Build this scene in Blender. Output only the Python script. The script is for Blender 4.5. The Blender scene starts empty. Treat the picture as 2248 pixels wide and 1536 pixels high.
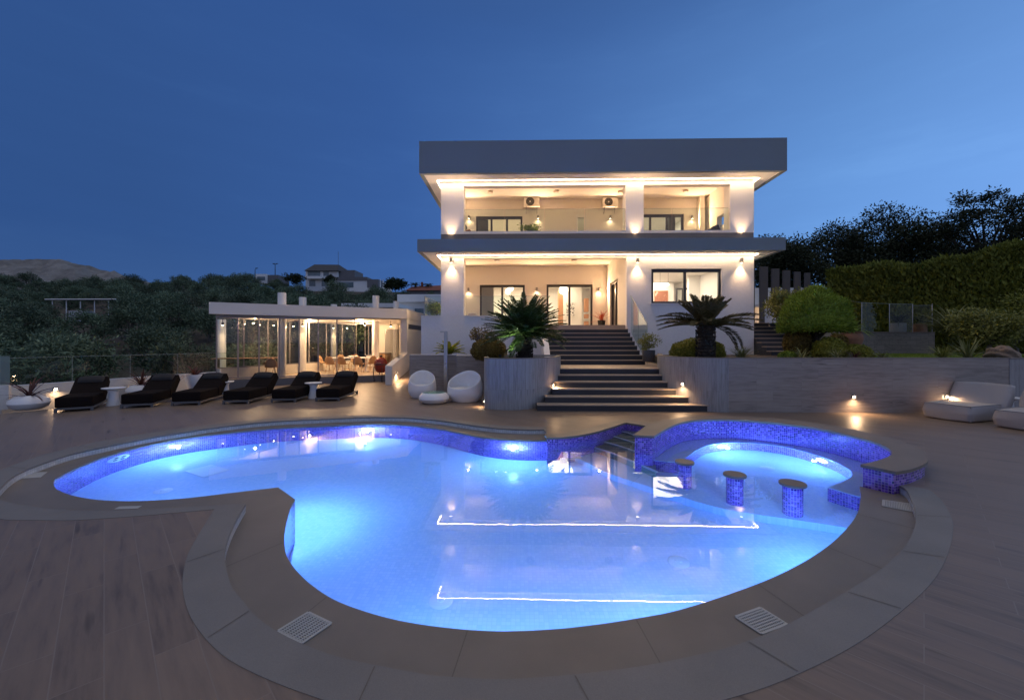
import bpy, math, random
import numpy as np
from mathutils import Vector, Matrix
from mathutils.geometry import tessellate_polygon

SC = bpy.context.scene
COL = SC.collection
R = math.radians

# ------------------------------------------------------------------ camera
EYE = 1.9
YAW = R(1.15)
F = 900.0 / 2248.0
cam_data = bpy.data.cameras.new("camera")
cam = bpy.data.objects.new("camera", cam_data)
COL.objects.link(cam)
cam_data.sensor_fit = 'HORIZONTAL'
cam_data.sensor_width = 36.0
cam_data.lens = 36.0 * F
cam_data.shift_y = -18.0 / 2248.0
cam_data.clip_start = 0.05
cam_data.clip_end = 5000.0
cam.location = (0, 0, EYE)
cam.rotation_euler = (R(90), 0, YAW)
SC.camera = cam

# ------------------------------------------------------------------ world: blue-hour sky, the sun just gone down to the right
world = bpy.data.worlds.new("World")
SC.world = world
world.use_nodes = True
wn, wl = world.node_tree.nodes, world.node_tree.links
wn.clear()
w_out = wn.new('ShaderNodeOutputWorld')
w_bg = wn.new('ShaderNodeBackground')
wl.new(w_bg.outputs[0], w_out.inputs[0])
SKY_STRENGTH = 1.0
w_bg.inputs['Strength'].default_value = SKY_STRENGTH
w_tc = wn.new('ShaderNodeTexCoord')
def w_ramp(fac, stops):
    r = wn.new('ShaderNodeValToRGB'); el = r.color_ramp.elements
    while len(el) > 1: el.remove(el[-1])
    el[0].position, el[0].color = stops[0][0], (*stops[0][1], 1)
    for p, c in stops[1:]:
        e = el.new(p); e.color = (*c, 1)
    wl.new(fac, r.inputs[0])
    return r.outputs[0]
def w_dot(v):
    n = wn.new('ShaderNodeVectorMath'); n.operation = 'DOT_PRODUCT'
    wl.new(w_tc.outputs['Generated'], n.inputs[0]); n.inputs[1].default_value = v
    m_ = wn.new('ShaderNodeMath'); m_.operation = 'MULTIPLY_ADD'
    wl.new(n.outputs['Value'], m_.inputs[0]); m_.inputs[1].default_value = .5; m_.inputs[2].default_value = .5
    return m_.outputs[0]
def w_mix(f, a, b):
    m_ = wn.new('ShaderNodeMix'); m_.data_type = 'RGBA'
    wl.new(f, m_.inputs[0]); wl.new(a, m_.inputs[6]); wl.new(b, m_.inputs[7])
    return m_.outputs[2]
SAZ = R(95)                                   # where the afterglow is, measured from straight ahead
w_low = w_ramp(w_dot((math.sin(SAZ), math.cos(SAZ), 0)), [(0, (.028, .082, .25)), (.14, (.032, .090, .268)), (.33, (.043, .120, .36)), (.5, (.075, .19, .49)), (.76, (.150, .345, .765)), (.84, (.182, .398, .865)), (1, (.34, .54, .92))])
w_back = w_ramp(w_dot((0, -1, 0)), [(0, (0, 0, 0)), (.52, (0, 0, 0)), (.75, (.55, .55, .55)), (1, (.8, .8, .8))])
w_pale = w_ramp(w_dot((0, 0, 1)), [(0, (.28, .32, .46)), (.5, (.40, .39, .50)), (.8, (.20, .25, .46)), (1, (.04, .11, .30))])  # pale sky behind the camera, unseen, added to light the front faces
w_col = w_mix(w_back, w_low, w_pale)
w_zen = w_ramp(w_dot((0, 0, 1)), [(.5, (0, 0, 0)), (.63, (.05, .05, .05)), (.77, (.42, .42, .42)), (.84, (.85, .85, .85)), (1, (1, 1, 1))])
w_top = w_ramp(w_dot((0, 0, 1)), [(.8, (.028, .082, .265)), (.835, (.034, .09, .265)), (.90, (.47, .455, .46)), (1, (.62, .58, .54))])   # unseen overhead sky brightened to lift the deck and white walls
# a slightly paler band low on the horizon and a trace of thin cloud
w_hor = w_ramp(w_dot((0, 0, 1)), [(.48, (.016, .026, .028)), (.52, (.014, .022, .024)), (.60, (0, 0, 0))])
w_mp = wn.new('ShaderNodeMapping'); w_mp.inputs['Scale'].default_value = (1.6, 1.6, 9); w_mp.inputs['Rotation'].default_value = (R(7), R(-4), 0)
wl.new(w_tc.outputs['Generated'], w_mp.inputs[0])
w_ns = wn.new('ShaderNodeTexNoise'); w_ns.inputs['Scale'].default_value = 2.2; w_ns.inputs['Detail'].default_value = 6; w_ns.inputs['Roughness'].default_value = .6
wl.new(w_mp.outputs[0], w_ns.inputs['Vector'])
w_cl = w_ramp(w_ns.outputs['Fac'], [(.3, (.97, .97, .975)), (.55, (1, 1, 1)), (.78, (1.10, 1.08, 1.05))])
def w_op(mode, a, b):
    m_ = wn.new('ShaderNodeMix'); m_.data_type = 'RGBA'; m_.blend_type = mode; m_.inputs[0].default_value = 1.0
    wl.new(a, m_.inputs[6]); wl.new(b, m_.inputs[7]); return m_.outputs[2]
wl.new(w_op('MULTIPLY', w_op('ADD', w_mix(w_zen, w_col, w_top), w_hor), w_cl), w_bg.inputs[0])

SC.view_settings.view_transform = 'Standard'
SC.view_settings.look = 'None'
SC.view_settings.exposure = 0.0
SC.view_settings.gamma = 1.0
SC.render.engine = 'CYCLES'
cy = SC.cycles
cy.use_denoising = True
try:
    cy.denoiser = 'OPENIMAGEDENOISE'
    cy.denoising_input_passes = 'RGB_ALBEDO_NORMAL'
    cy.denoising_prefilter = 'ACCURATE'
except Exception:
    pass
cy.max_bounces = 9
cy.diffuse_bounces = 4
cy.glossy_bounces = 4
cy.transmission_bounces = 6
cy.transparent_max_bounces = 24
cy.sample_clamp_indirect = 25.0
cy.caustics_reflective = False
cy.caustics_refractive = True
cy.blur_glossy = 0.3

WATER = -0.13
LEDGE = -0.10

# ------------------------------------------------------------------ measuring helpers (photo measurement -> metres in the place)
def ray(u, v):
    x = (u - 1124.0) / 900.0
    c, s = math.cos(YAW), math.sin(YAW)
    return Vector((x * c - s, x * s + c, (750.0 - v) / 900.0))
def on_z(u, v, z):
    d = ray(u, v)
    t = (z - EYE) / d.z
    return Vector((d.x * t, d.y * t, z))
def on_Y(u, v, Y):
    d = ray(u, v)
    t = Y / d.y
    return Vector((d.x * t, Y, EYE + d.z * t))
def at_d(u, v, dist):                         # camera-axis depth
    d = ray(u, v)
    return Vector((d.x * dist, d.y * dist, EYE + d.z * dist))
def wat(u, v, depth):                         # through the water surface, down to a depth
    s = on_z(u, v, WATER)
    d = ray(u, v).normalized()
    k = 1 / 1.33
    h = Vector((d.x, d.y, 0)) * k
    hz = -math.sqrt(max(1e-6, 1 - h.length_squared))
    t = depth / -hz
    return Vector((s.x + h.x * t, s.y + h.y * t, WATER - depth))
def XY(u, Y):
    return on_Y(u, 750, Y).x
def ZY(u, v, Y):
    return on_Y(u, v, Y).z

# ------------------------------------------------------------------ objects
def put(o, parent=None):
    COL.objects.link(o)
    if parent is not None:
        o.parent = parent
    return o
def tag(o, label=None, cat=None, group=None, kind=None):
    if label: o['label'] = label
    if cat: o['category'] = cat
    if group: o['group'] = group
    if kind: o['kind'] = kind
    return o
def thing(name, label, cat, loc=(0, 0, 0), rz=0.0, group=None):
    o = bpy.data.objects.new(name, None)
    o.empty_display_size = 0.2
    o.location = loc
    o.rotation_euler = (0, 0, rz)
    put(o)
    return tag(o, label, cat, group)
def copy_tree(o, parent=None):
    c = o.copy()
    put(c)
    c.parent = parent
    for ch in list(o.children):
        copy_tree(ch, c)
    return c
def wpos(o):
    p = Vector((0, 0, 0))
    while o is not None:
        p = p + Vector(o.location)
        o = o.parent
    return p

class MB:
    """collects shapes; build() links them as one mesh object"""
    def __init__(s):
        s.V, s.Fc, s.UV = [], [], []
    def add(s, vs, fs, uvs=None):
        b = len(s.V)
        s.V += [tuple(v) for v in vs]
        for k, f in enumerate(fs):
            s.Fc.append([b + i for i in f])
            s.UV.append(uvs[k] if uvs else None)
    def box(s, x0, x1, y0, y1, z0, z1):
        v = [(x0, y0, z0), (x1, y0, z0), (x1, y1, z0), (x0, y1, z0), (x0, y0, z1), (x1, y0, z1), (x1, y1, z1), (x0, y1, z1)]
        s.add(v, [(0, 3, 2, 1), (4, 5, 6, 7), (0, 1, 5, 4), (1, 2, 6, 5), (2, 3, 7, 6), (3, 0, 4, 7)])
    def obox(s, c, ax, ay, hx, hy, z0, z1):
        """box on a turned base: centre c, unit axes ax, ay, half sizes"""
        p = []
        for z in (z0, z1):
            for a, b in ((-1, -1), (1, -1), (1, 1), (-1, 1)):
                p.append((c[0] + ax[0] * hx * a + ay[0] * hy * b, c[1] + ax[1] * hx * a + ay[1] * hy * b, z))
        s.add(p, [(0, 3, 2, 1), (4, 5, 6, 7), (0, 1, 5, 4), (1, 2, 6, 5), (2, 3, 7, 6), (3, 0, 4, 7)])
    def prism(s, poly, z0, z1, top=True, bottom=True, sides=True, holes=()):
        loops = [list(poly)] + [list(h) for h in holes]
        flat = [p for l in loops for p in l]
        tri = tessellate_polygon([[Vector((p[0], p[1], 0)) for p in l] for l in loops])
        def area(t):
            a, b, c = (flat[i] for i in t)
            return (b[0]-a[0])*(c[1]-a[1]) - (b[1]-a[1])*(c[0]-a[0])
        tri = [t if area(t) > 0 else (t[0], t[2], t[1]) for t in tri if abs(area(t)) > 1e-9]
        if top: s.add([(p[0], p[1], z1) for p in flat], tri)
        if bottom: s.add([(p[0], p[1], z0) for p in flat], [(t[0], t[2], t[1]) for t in tri])
        if sides:
            for k, l in enumerate(loops):
                A = sum(l[i][0]*l[(i+1) % len(l)][1] - l[(i+1) % len(l)][0]*l[i][1] for i in range(len(l)))
                if (A > 0) != (k == 0): l = l[::-1]
                s.strip(l + [l[0]], z0, z1)
    def strip(s, path, z0, z1, flip=False):
        """vertical wall along a path, with UV in metres"""
        u = 0.0
        for a, b in zip(path[:-1], path[1:]):
            L = math.hypot(b[0]-a[0], b[1]-a[1])
            v = [(a[0], a[1], z0), (b[0], b[1], z0), (b[0], b[1], z1), (a[0], a[1], z1)]
            uv = [(u, z0), (u+L, z0), (u+L, z1), (u, z1)]
            if flip: s.add(v, [(3, 2, 1, 0)], [[uv[3], uv[2], uv[1], uv[0]]])
            else: s.add(v, [(0, 1, 2, 3)], [uv])
            u += L
    def tube(s, pts, rad, n=8, caps=True):
        pts = [Vector(p) for p in pts]
        if not hasattr(rad, '__len__'): rad = [rad] * len(pts)
        vs, fs = [], []
        for i, p in enumerate(pts):
            t = (pts[min(i+1, len(pts)-1)] - pts[max(i-1, 0)]).normalized()
            a = Vector((0, 0, 1)) if abs(t.z) < .9 else Vector((1, 0, 0))
            e1 = t.cross(a).normalized(); e2 = t.cross(e1).normalized()
            for k in range(n):
                an = 2*math.pi*k/n
                vs.append(p + (e1*math.cos(an) + e2*math.sin(an))*rad[i])
        for i in range(len(pts)-1):
            for k in range(n):
                fs.append((i*n+k, i*n+(k+1) % n, (i+1)*n+(k+1) % n, (i+1)*n+k))
        if caps:
            fs.append(tuple(range(n))); fs.append(tuple((len(pts)-1)*n + k for k in reversed(range(n))))
        s.add(vs, fs)
    def lathe(s, prof, c=(0, 0), n=32, uv=False):
        vs, fs, uvs = [], [], []
        for r, z in prof:
            for k in range(n):
                a = 2*math.pi*k/n
                vs.append((c[0]+r*math.cos(a), c[1]+r*math.sin(a), z))
        for i in range(len(prof)-1):
            for k in range(n):
                k2 = (k+1) % n
                fs.append((i*n+k, i*n+k2, (i+1)*n+k2, (i+1)*n+k))
                C = 2*math.pi*max(prof[i][0], prof[i+1][0])
                uvs.append([(k/n*C, prof[i][1]), ((k+1)/n*C, prof[i][1]), ((k+1)/n*C, prof[i+1][1]), (k/n*C, prof[i+1][1])])
        s.add(vs, fs, uvs if uv else None)
    def disc(s, c, r, z, n=28):
        s.add([(c[0]+r*math.cos(2*math.pi*k/n), c[1]+r*math.sin(2*math.pi*k/n), z) for k in range(n)], [tuple(range(n))])
    def build(s, name, mat, parent=None, smooth=False, local=False, bevel=0.0, kind=None):
        V = np.array(s.V, dtype=float)
        if parent is not None and not local:
            V = V - np.array(wpos(parent))
        me = bpy.data.meshes.new(name)
        me.from_pydata([tuple(v) for v in V], [], s.Fc)
        if any(u is not None for u in s.UV):
            lay = me.uv_layers.new(name='UVMap')
            i = 0
            for f, u in zip(s.Fc, s.UV):
                for k in range(len(f)):
                    if u is not None: lay.data[i].uv = u[k]
                    i += 1
        me.materials.append(mat)
        if smooth:
            me.polygons.foreach_set('use_smooth', [True]*len(me.polygons))
        me.update()
        o = bpy.data.objects.new(name, me)
        put(o, parent)
        if bevel:
            m = o.modifiers.new('bevel', 'BEVEL'); m.width = bevel; m.segments = 2; m.limit_method = 'ANGLE'; m.angle_limit = R(50)
        if smooth and smooth != 'all':
            m = o.modifiers.new('split', 'EDGE_SPLIT'); m.split_angle = R(38)
        if kind: o['kind'] = kind
        return o

def wall_holes(mb, a0, a1, z0, z1, t0, t1, holes, axis='x'):
    """wall with rectangular openings; runs along x (thickness in y) or along y (thickness in x)"""
    As = sorted({a0, a1, *[h[0] for h in holes], *[h[1] for h in holes]})
    Zs = sorted({z0, z1, *[h[2] for h in holes], *[h[3] for h in holes]})
    As = [a for a in As if a0 <= a <= a1]; Zs = [z for z in Zs if z0 <= z <= z1]
    cell = lambda am, zm: not any(h[0] < am < h[1] and h[2] < zm < h[3] for h in holes)
    n, m = len(As)-1, len(Zs)-1
    ok = [[cell((As[i]+As[i+1])/2, (Zs[j]+Zs[j+1])/2) for j in range(m)] for i in range(n)]
    def P(a, t, z): return (a, t, z) if axis == 'x' else (t, a, z)
    fl = axis != 'x'
    def quad(p):
        mb.add(p if not fl else p[::-1], [(0, 1, 2, 3)])
    for i in range(n):
        for j in range(m):
            if not ok[i][j]: continue
            x0, x1, q0, q1 = As[i], As[i+1], Zs[j], Zs[j+1]
            quad([P(x0, t0, q0), P(x1, t0, q0), P(x1, t0, q1), P(x0, t0, q1)])
            quad([P(x1, t1, q0), P(x0, t1, q0), P(x0, t1, q1), P(x1, t1, q1)])
            if i == 0 or not ok[i-1][j]: quad([P(x0, t1, q0), P(x0, t0, q0), P(x0, t0, q1), P(x0, t1, q1)])
            if i == n-1 or not ok[i+1][j]: quad([P(x1, t0, q0), P(x1, t1, q0), P(x1, t1, q1), P(x1, t0, q1)])
            if j == 0 or not ok[i][j-1]: quad([P(x0, t1, q0), P(x1, t1, q0), P(x1, t0, q0), P(x0, t0, q0)])
            if j == m-1 or not ok[i][j+1]: quad([P(x0, t0, q1), P(x1, t0, q1), P(x1, t1, q1), P(x0, t1, q1)])

def smooth_path(pts, n=6, closed=False):
    """Catmull-Rom through 2D points"""
    pts = [Vector((p[0], p[1])) for p in pts]
    out = []
    m = len(pts)
    segs = m if closed else m-1
    for i in range(segs):
        p1, p2 = pts[i], pts[(i+1) % m]
        p0 = pts[(i-1) % m] if (closed or i > 0) else p1*2-p2
        p3 = pts[(i+2) % m] if (closed or i+2 < m) else p2*2-p1
        for k in range(n):
            t = k/n
            out.append(0.5*((2*p1) + (p2-p0)*t + (2*p0-5*p1+4*p2-p3)*t*t + (3*p1-p0-3*p2+p3)*t**3))
    if not closed: out.append(pts[-1])
    return [(p.x, p.y) for p in out]
def zpath(px, z, n=6):
    return smooth_path([on_z(u, v, z)[:2] for u, v in px], n)
def offset_path(path, d, closed=False):
    """shift a path to its left by d"""
    out = []
    m = len(path)
    for i in range(m):
        a = path[(i-1) % m] if (closed or i > 0) else path[i]
        b = path[(i+1) % m] if (closed or i < m-1) else path[i]
        t = Vector((b[0]-a[0], b[1]-a[1])).normalized()
        out.append((path[i][0] - t.y*d, path[i][1] + t.x*d))
    return out

# ------------------------------------------------------------------ materials
def new_mat(name):
    m = bpy.data.materials.new(name)
    m.use_nodes = True
    nt = m.node_tree
    b = nt.nodes['Principled BSDF']
    return m, nt, b
def N(nt, t, **kw):
    n = nt.nodes.new(t)
    for k, v in kw.items(): setattr(n, k, v)
    return n
def ramp(nt, fac, stops):
    r = N(nt, 'ShaderNodeValToRGB')
    el = r.color_ramp.elements
    while len(el) > 1: el.remove(el[-1])
    el[0].position, el[0].color = stops[0][0], (*stops[0][1], 1)
    for p, c in stops[1:]:
        e = el.new(p); e.color = (*c, 1)
    nt.links.new(fac, r.inputs[0])
    return r.outputs[0]
def coords(nt, kind='Object', scale=(1, 1, 1), rot=(0, 0, 0)):
    tc = N(nt, 'ShaderNodeTexCoord'); mp = N(nt, 'ShaderNodeMapping')
    mp.inputs['Scale'].default_value = scale
    mp.inputs['Rotation'].default_value = rot
    nt.links.new(tc.outputs[kind], mp.inputs[0])
    return mp.outputs[0]
def noise(nt, vec, scale, detail=4, rough=.55):
    n = N(nt, 'ShaderNodeTexNoise')
    n.inputs['Scale'].default_value = scale; n.inputs['Detail'].default_value = detail; n.inputs['Roughness'].default_value = rough
    nt.links.new(vec, n.inputs['Vector'])
    return n.outputs['Fac']
def bump(nt, b, h, strength=.2, dist=.01):
    n = N(nt, 'ShaderNodeBump')
    n.inputs['Strength'].default_value = strength; n.inputs['Distance'].default_value = dist
    nt.links.new(h, n.inputs['Height']); nt.links.new(n.outputs[0], b.inputs['Normal'])
def mixc(nt, fac, a, b, mode='MIX'):
    m = N(nt, 'ShaderNodeMix', data_type='RGBA', blend_type=mode)
    if isinstance(fac, (int, float)): m.inputs[0].default_value = fac
    else: nt.links.new(fac, m.inputs[0])
    for k, v in ((6, a), (7, b)):
        if isinstance(v, tuple): m.inputs[k].default_value = (*v, 1)
        else: nt.links.new(v, m.inputs[k])
    return m.outputs[2]
def math_(nt, op, a, b=None):
    m = N(nt, 'ShaderNodeMath', operation=op)
    for i, v in enumerate((a, b)):
        if v is None: continue
        if isinstance(v, (int, float)): m.inputs[i].default_value = v
        else: nt.links.new(v, m.inputs[i])
    return m.outputs[0]

def speckle(name, c, var=.25, scale=60, rough=.6, bmp=.1, big=1.5, spec=.5, metallic=0.0, bdist=.004):
    """a plain material with fine grain and slow large-scale variation"""
    m, nt, b = new_mat(name)
    v = coords(nt)
    a = noise(nt, v, scale, 5, .65); g = noise(nt, v, big, 4)
    lo = tuple(x*(1-var) for x in c); hi = tuple(min(1, x*(1+var)) for x in c)
    col = ramp(nt, math_(nt, 'ADD', math_(nt, 'MULTIPLY', a, .55), math_(nt, 'MULTIPLY', g, .45)), [(.3, lo), (.7, hi)])
    nt.links.new(col, b.inputs['Base Color'])
    b.inputs['Roughness'].default_value = rough
    b.inputs['Metallic'].default_value = metallic
    b.inputs['Specular IOR Level'].default_value = spec
    if bmp: bump(nt, b, a, bmp, bdist)
    return m
def emit(name, c, s):
    m, nt, b = new_mat(name)
    b.inputs['Base Color'].default_value = (0.8, 0.8, 0.8, 1)
    b.inputs['Emission Color'].default_value = (*c, 1)
    b.inputs['Emission Strength'].default_value = s
    return m
def thin_glass(name, tint=(.97, 1, .98), ior=1.45, boost=1.0, milk=0.0):
    m, nt, b = new_mat(name)
    nt.nodes.remove(b)
    out = nt.nodes['Material Output']
    t = N(nt, 'ShaderNodeBsdfTransparent'); t.inputs[0].default_value = (*tint, 1)
    g = N(nt, 'ShaderNodeBsdfGlossy'); g.inputs['Roughness'].default_value = 0.02
    f = N(nt, 'ShaderNodeFresnel'); f.inputs[0].default_value = ior
    mx = N(nt, 'ShaderNodeMixShader')
    nt.links.new(math_(nt, 'MULTIPLY', f.outputs[0], boost), mx.inputs[0])
    nt.links.new(t.outputs[0], mx.inputs[1]); nt.links.new(g.outputs[0], mx.inputs[2])
    last = mx.outputs[0]
    if milk:
        d = N(nt, 'ShaderNodeBsdfDiffuse'); d.inputs[0].default_value = (.75, .85, .82, 1)
        m2 = N(nt, 'ShaderNodeMixShader'); m2.inputs[0].default_value = milk
        nt.links.new(last, m2.inputs[1]); nt.links.new(d.outputs[0], m2.inputs[2]); last = m2.outputs[0]
    nt.links.new(last, out.inputs[0])
    return m
def mosaic(name, size, stops, grout, uv=True, gw=.09, rough=.12, spec=.6):
    m, nt, b = new_mat(name)
    tc = N(nt, 'ShaderNodeTexCoord')
    sc = N(nt, 'ShaderNodeVectorMath', operation='SCALE'); sc.inputs['Scale'].default_value = 1/size
    nt.links.new(tc.outputs['UV' if uv else 'Object'], sc.inputs[0])
    fl = N(nt, 'ShaderNodeVectorMath', operation='FLOOR'); nt.links.new(sc.outputs[0], fl.inputs[0])
    fr = N(nt, 'ShaderNodeVectorMath', operation='FRACTION'); nt.links.new(sc.outputs[0], fr.inputs[0])
    wn_ = N(nt, 'ShaderNodeTexWhiteNoise', noise_dimensions='2D'); nt.links.new(fl.outputs[0], wn_.inputs['Vector'])
    sp = N(nt, 'ShaderNodeSeparateXYZ'); nt.links.new(fr.outputs[0], sp.inputs[0])
    def edge(o):
        a = math_(nt, 'SUBTRACT', o, .5); a = math_(nt, 'ABSOLUTE', a)
        return math_(nt, 'GREATER_THAN', a, .5-gw)
    g = math_(nt, 'MAXIMUM', edge(sp.outputs[0]), edge(sp.outputs[1]))
    col = ramp(nt, wn_.outputs['Value'], stops)
    col = mixc(nt, g, col, grout)
    nt.links.new(col, b.inputs['Base Color'])
    nt.links.new(math_(nt, 'ADD', math_(nt, 'MULTIPLY', g, .5), rough), b.inputs['Roughness'])
    b.inputs['Specular IOR Level'].default_value = spec
    bump(nt, b, math_(nt, 'SUBTRACT', 1.0, g), .4, .003)
    return m
def planks(name, w, l, base, rot, grain_c, joint, plane='xy', rough=.5, spec=.4, jw=.004, uv=False, vari=.25):
    """wood-look boards: brick layout plus stretched grain; boards run along the turned x axis"""
    m, nt, b = new_mat(name)
    v = coords(nt, 'UV' if uv else 'Object', (1, 1, 1), rot)
    br = N(nt, 'ShaderNodeTexBrick')
    br.offset = .37; br.offset_frequency = 2
    br.inputs['Scale'].default_value = 1.0
    br.inputs['Brick Width'].default_value = l; br.inputs['Row Height'].default_value = w
    br.inputs['Mortar Size'].default_value = jw; br.inputs['Mortar Smooth'].default_value = .1
    br.inputs['Color1'].default_value = (.35, .35, .35, 1); br.inputs['Color2'].default_value = (.75, .75, .75, 1)
    br.inputs['Mortar'].default_value = (.5, .5, .5, 1)
    nt.links.new(v, br.inputs['Vector'])
    st = N(nt, 'ShaderNodeMapping'); st.inputs['Scale'].default_value = (1.2, 11, 11)
    nt.links.new(v, st.inputs[0])
    # shift the grain from board to board
    ad = N(nt, 'ShaderNodeVectorMath', operation='MULTIPLY_ADD')
    nt.links.new(br.outputs['Color'], ad.inputs[0]); ad.inputs[1].default_value = (37, 19, 5)
    nt.links.new(st.outputs[0], ad.inputs[2])
    g = noise(nt, ad.outputs[0], 1.6, 7, .62)
    g2 = noise(nt, v, .55, 3)
    sm = math_(nt, 'ADD', math_(nt, 'MULTIPLY', g, .62), math_(nt, 'MULTIPLY', g2, .22))
    sep = N(nt, 'ShaderNodeSeparateColor'); nt.links.new(br.outputs['Color'], sep.inputs[0])
    sm = math_(nt, 'ADD', sm, math_(nt, 'MULTIPLY', sep.outputs[0], vari))
    col = ramp(nt, sm, [(.32, grain_c), (.52, base), (.72, tuple(min(1, x*1.25) for x in base))])
    kn = noise(nt, ad.outputs[0], .7, 2)
    col = mixc(nt, ramp(nt, kn, [(.66, (0, 0, 0)), (.76, (.75, .75, .75))]), col, tuple(x*.45 for x in grain_c))
    col = mixc(nt, br.outputs['Fac'], col, joint)
    nt.links.new(col, b.inputs['Base Color'])
    nt.links.new(math_(nt, 'ADD', math_(nt, 'MULTIPLY', g, .25), rough-.12), b.inputs['Roughness'])
    b.inputs['Specular IOR Level'].default_value = spec
    h = math_(nt, 'SUBTRACT', math_(nt, 'MULTIPLY', g, .4), br.outputs['Fac'])
    bump(nt, b, h, .25, .004)
    return m
def leaf_mat(name, dark, light, rough=.55, trans=.15, scale=1.2, per_plant=0.0):
    m, nt, b = new_mat(name)
    gm = N(nt, 'ShaderNodeNewGeometry')
    v = coords(nt)
    n = noise(nt, v, scale, 3)
    rnd = gm.outputs['Random Per Island']
    f = math_(nt, 'ADD', math_(nt, 'MULTIPLY', n, .6), math_(nt, 'MULTIPLY', rnd, .4))
    col = ramp(nt, f, [(.25, dark), (.75, light)])
    if per_plant:                                  # plants of one kind differ in tone
        oi = N(nt, 'ShaderNodeObjectInfo')
        tone = ramp(nt, oi.outputs['Random'], [(0, (1-per_plant,)*3), (1, (1, 1, 1))])
        col = mixc(nt, 1.0, col, tone, 'MULTIPLY')
    nt.links.new(col, b.inputs['Base Color'])
    b.inputs['Roughness'].default_value = rough
    b.inputs['Specular IOR Level'].default_value = .3
    if trans:
        out = nt.nodes['Material Output']
        t = N(nt, 'ShaderNodeBsdfTranslucent'); nt.links.new(col, t.inputs[0])
        mx = N(nt, 'ShaderNodeMixShader'); mx.inputs[0].default_value = trans
        nt.links.new(b.outputs[0], mx.inputs[1]); nt.links.new(t.outputs[0], mx.inputs[2])
        nt.links.new(mx.outputs[0], out.inputs[0])
    return m

PH = R(136)
M = {}
M['plaster'] = speckle('white_plaster', (.87, .855, .84), .06, 45, .75, .25, .6)
M['plaster_rough'] = speckle('textured_plaster', (.86, .845, .84), .06, 14, .8, .5, .6, bdist=.012)
M['cream'] = speckle('cream_plaster', (.82, .775, .71), .06, 45, .75, .2, .6)
M['fascia'] = speckle('darkened_render', (.25, .295, .33), .06, 45, .75, .25, .6)  # colour darkened in place of shade, since the sky is brightened
M['grey_plaster'] = speckle('grey_plaster', (.16, .155, .16), .1, 45, .8, .2)
M['deck'] = planks('wood_tile_deck', .215, 1.25, (.195, .143, .107), (0, 0, -PH), (.100, .071, .052), (.235, .185, .15), jw=.0035, rough=.42)
M['clad_long'] = planks('wood_tile_cladding', .3, 1.2, (.33, .29, .26), (R(-90), 0, 0), (.19, .165, .15), (.24, .21, .19), jw=.002, rough=.5, vari=.2)
M['clad_up'] = planks('upright_wood_tile_cladding', .12, 1.5, (.34, .335, .335), (0, 0, R(90)), (.20, .195, .195), (.2, .18, .17), jw=.002, rough=.55, uv=True, vari=.2)
M['stone_outer'] = speckle('grey_granite_border', (.195, .181, .170), .22, 170, .6, .25, 1.2)
M['stone_ledge'] = speckle('warm_toned_granite_ledge', (.185, .158, .134), .22, 150, .5, .3, 1.6)  # same stone as the border, warm house light put into its colour
M['stone_cap'] = speckle('spa_granite_cap', (.20, .160, .130), .2, 150, .55, .25, 1.6)
M['step_dark'] = speckle('dark_granite_riser', (.034, .036, .042), .3, 200, .5, .15)
M['tread'] = speckle('beige_stone_tread', (.42, .33, .25), .2, 120, .5, .1)
M['tile_blue'] = mosaic('blue_glass_mosaic', .035, [(0, (.028, .008, .15)), (.3, (.08, .022, .35)), (.65, (.18, .06, .50)), (1, (.38, .22, .70))], (.44, .33, .58), gw=.07)
M['tile_floor'] = mosaic('pale_blue_mosaic', .046, [(0, (.42, .60, .86)), (.5, (.46, .63, .88)), (1, (.50, .66, .90))], (.37, .53, .80), uv=False, gw=.06)
M['tile_white'] = mosaic('pale_edge_mosaic', .046, [(0, (.55, .58, .6)), (1, (.72, .74, .75))], (.4, .42, .44), gw=.08)
M['pool_step'] = speckle('submerged_stone_tread', (.14, .18, .17), .25, 60, .5, .1)
M['nosing'] = speckle('pale_step_nosing', (.6, .68, .8), .08, 60, .4, .05)
M['alu_dark'] = speckle('dark_grey_aluminium', (.045, .042, .045), .1, 80, .4, 0, spec=.5)
M['alu_grey'] = speckle('grey_aluminium', (.28, .27, .27), .08, 80, .4, 0)
M['steel'] = speckle('brushed_steel', (.45, .46, .48), .08, 90, .3, 0, metallic=.9)
M['chrome'] = speckle('polished_chrome', (.75, .76, .78), .04, 90, .12, 0, metallic=1)
M['pale_blue_plastic'] = speckle('pale_blue_plastic', (.56, .67, .80), .04, 40, .4, 0)
M['grate'] = speckle('dull_white_plastic', (.42, .42, .41), .06, 40, .5, 0)
M['white_plastic'] = speckle('white_plastic', (.88, .87, .87), .03, 40, .38, .02)
M['white_paint'] = speckle('white_paint', (.80, .78, .75), .03, 40, .5, .05)
M['wicker'] = speckle('dark_brown_wicker', (.016, .012, .011), .45, 110, .95, .6, spec=.05, bdist=.01)
M['black_fabric'] = speckle('black_fabric', (.022, .02, .022), .3, 130, .85, .3)
M['lounger_frame'] = speckle('grey_metal_frame', (.10, .10, .105), .1, 90, .45, 0)
M['sack'] = speckle('light_grey_linen', (.42, .40, .40), .14, 120, .9, .4)
M['black'] = speckle('black_metal', (.02, .02, .022), .1, 80, .45, 0)
M['pot_dark'] = speckle('charcoal_pot', (.06, .062, .07), .15, 60, .6, .1)
M['terracotta'] = speckle('weathered_terracotta', (.33, .16, .095), .25, 30, .8, .3)
M['wood'] = speckle('pale_wood', (.45, .27, .14), .2, 30, .5, .1)
M['orange_wood'] = speckle('orange_wood', (.5, .24, .11), .15, 20, .5, .05)
M['joint'] = speckle('dark_stone_joint', (.145, .128, .112), .2, 60, .8, 0)
M['soil'] = speckle('dark_soil', (.06, .045, .035), .4, 30, .95, .6)
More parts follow.
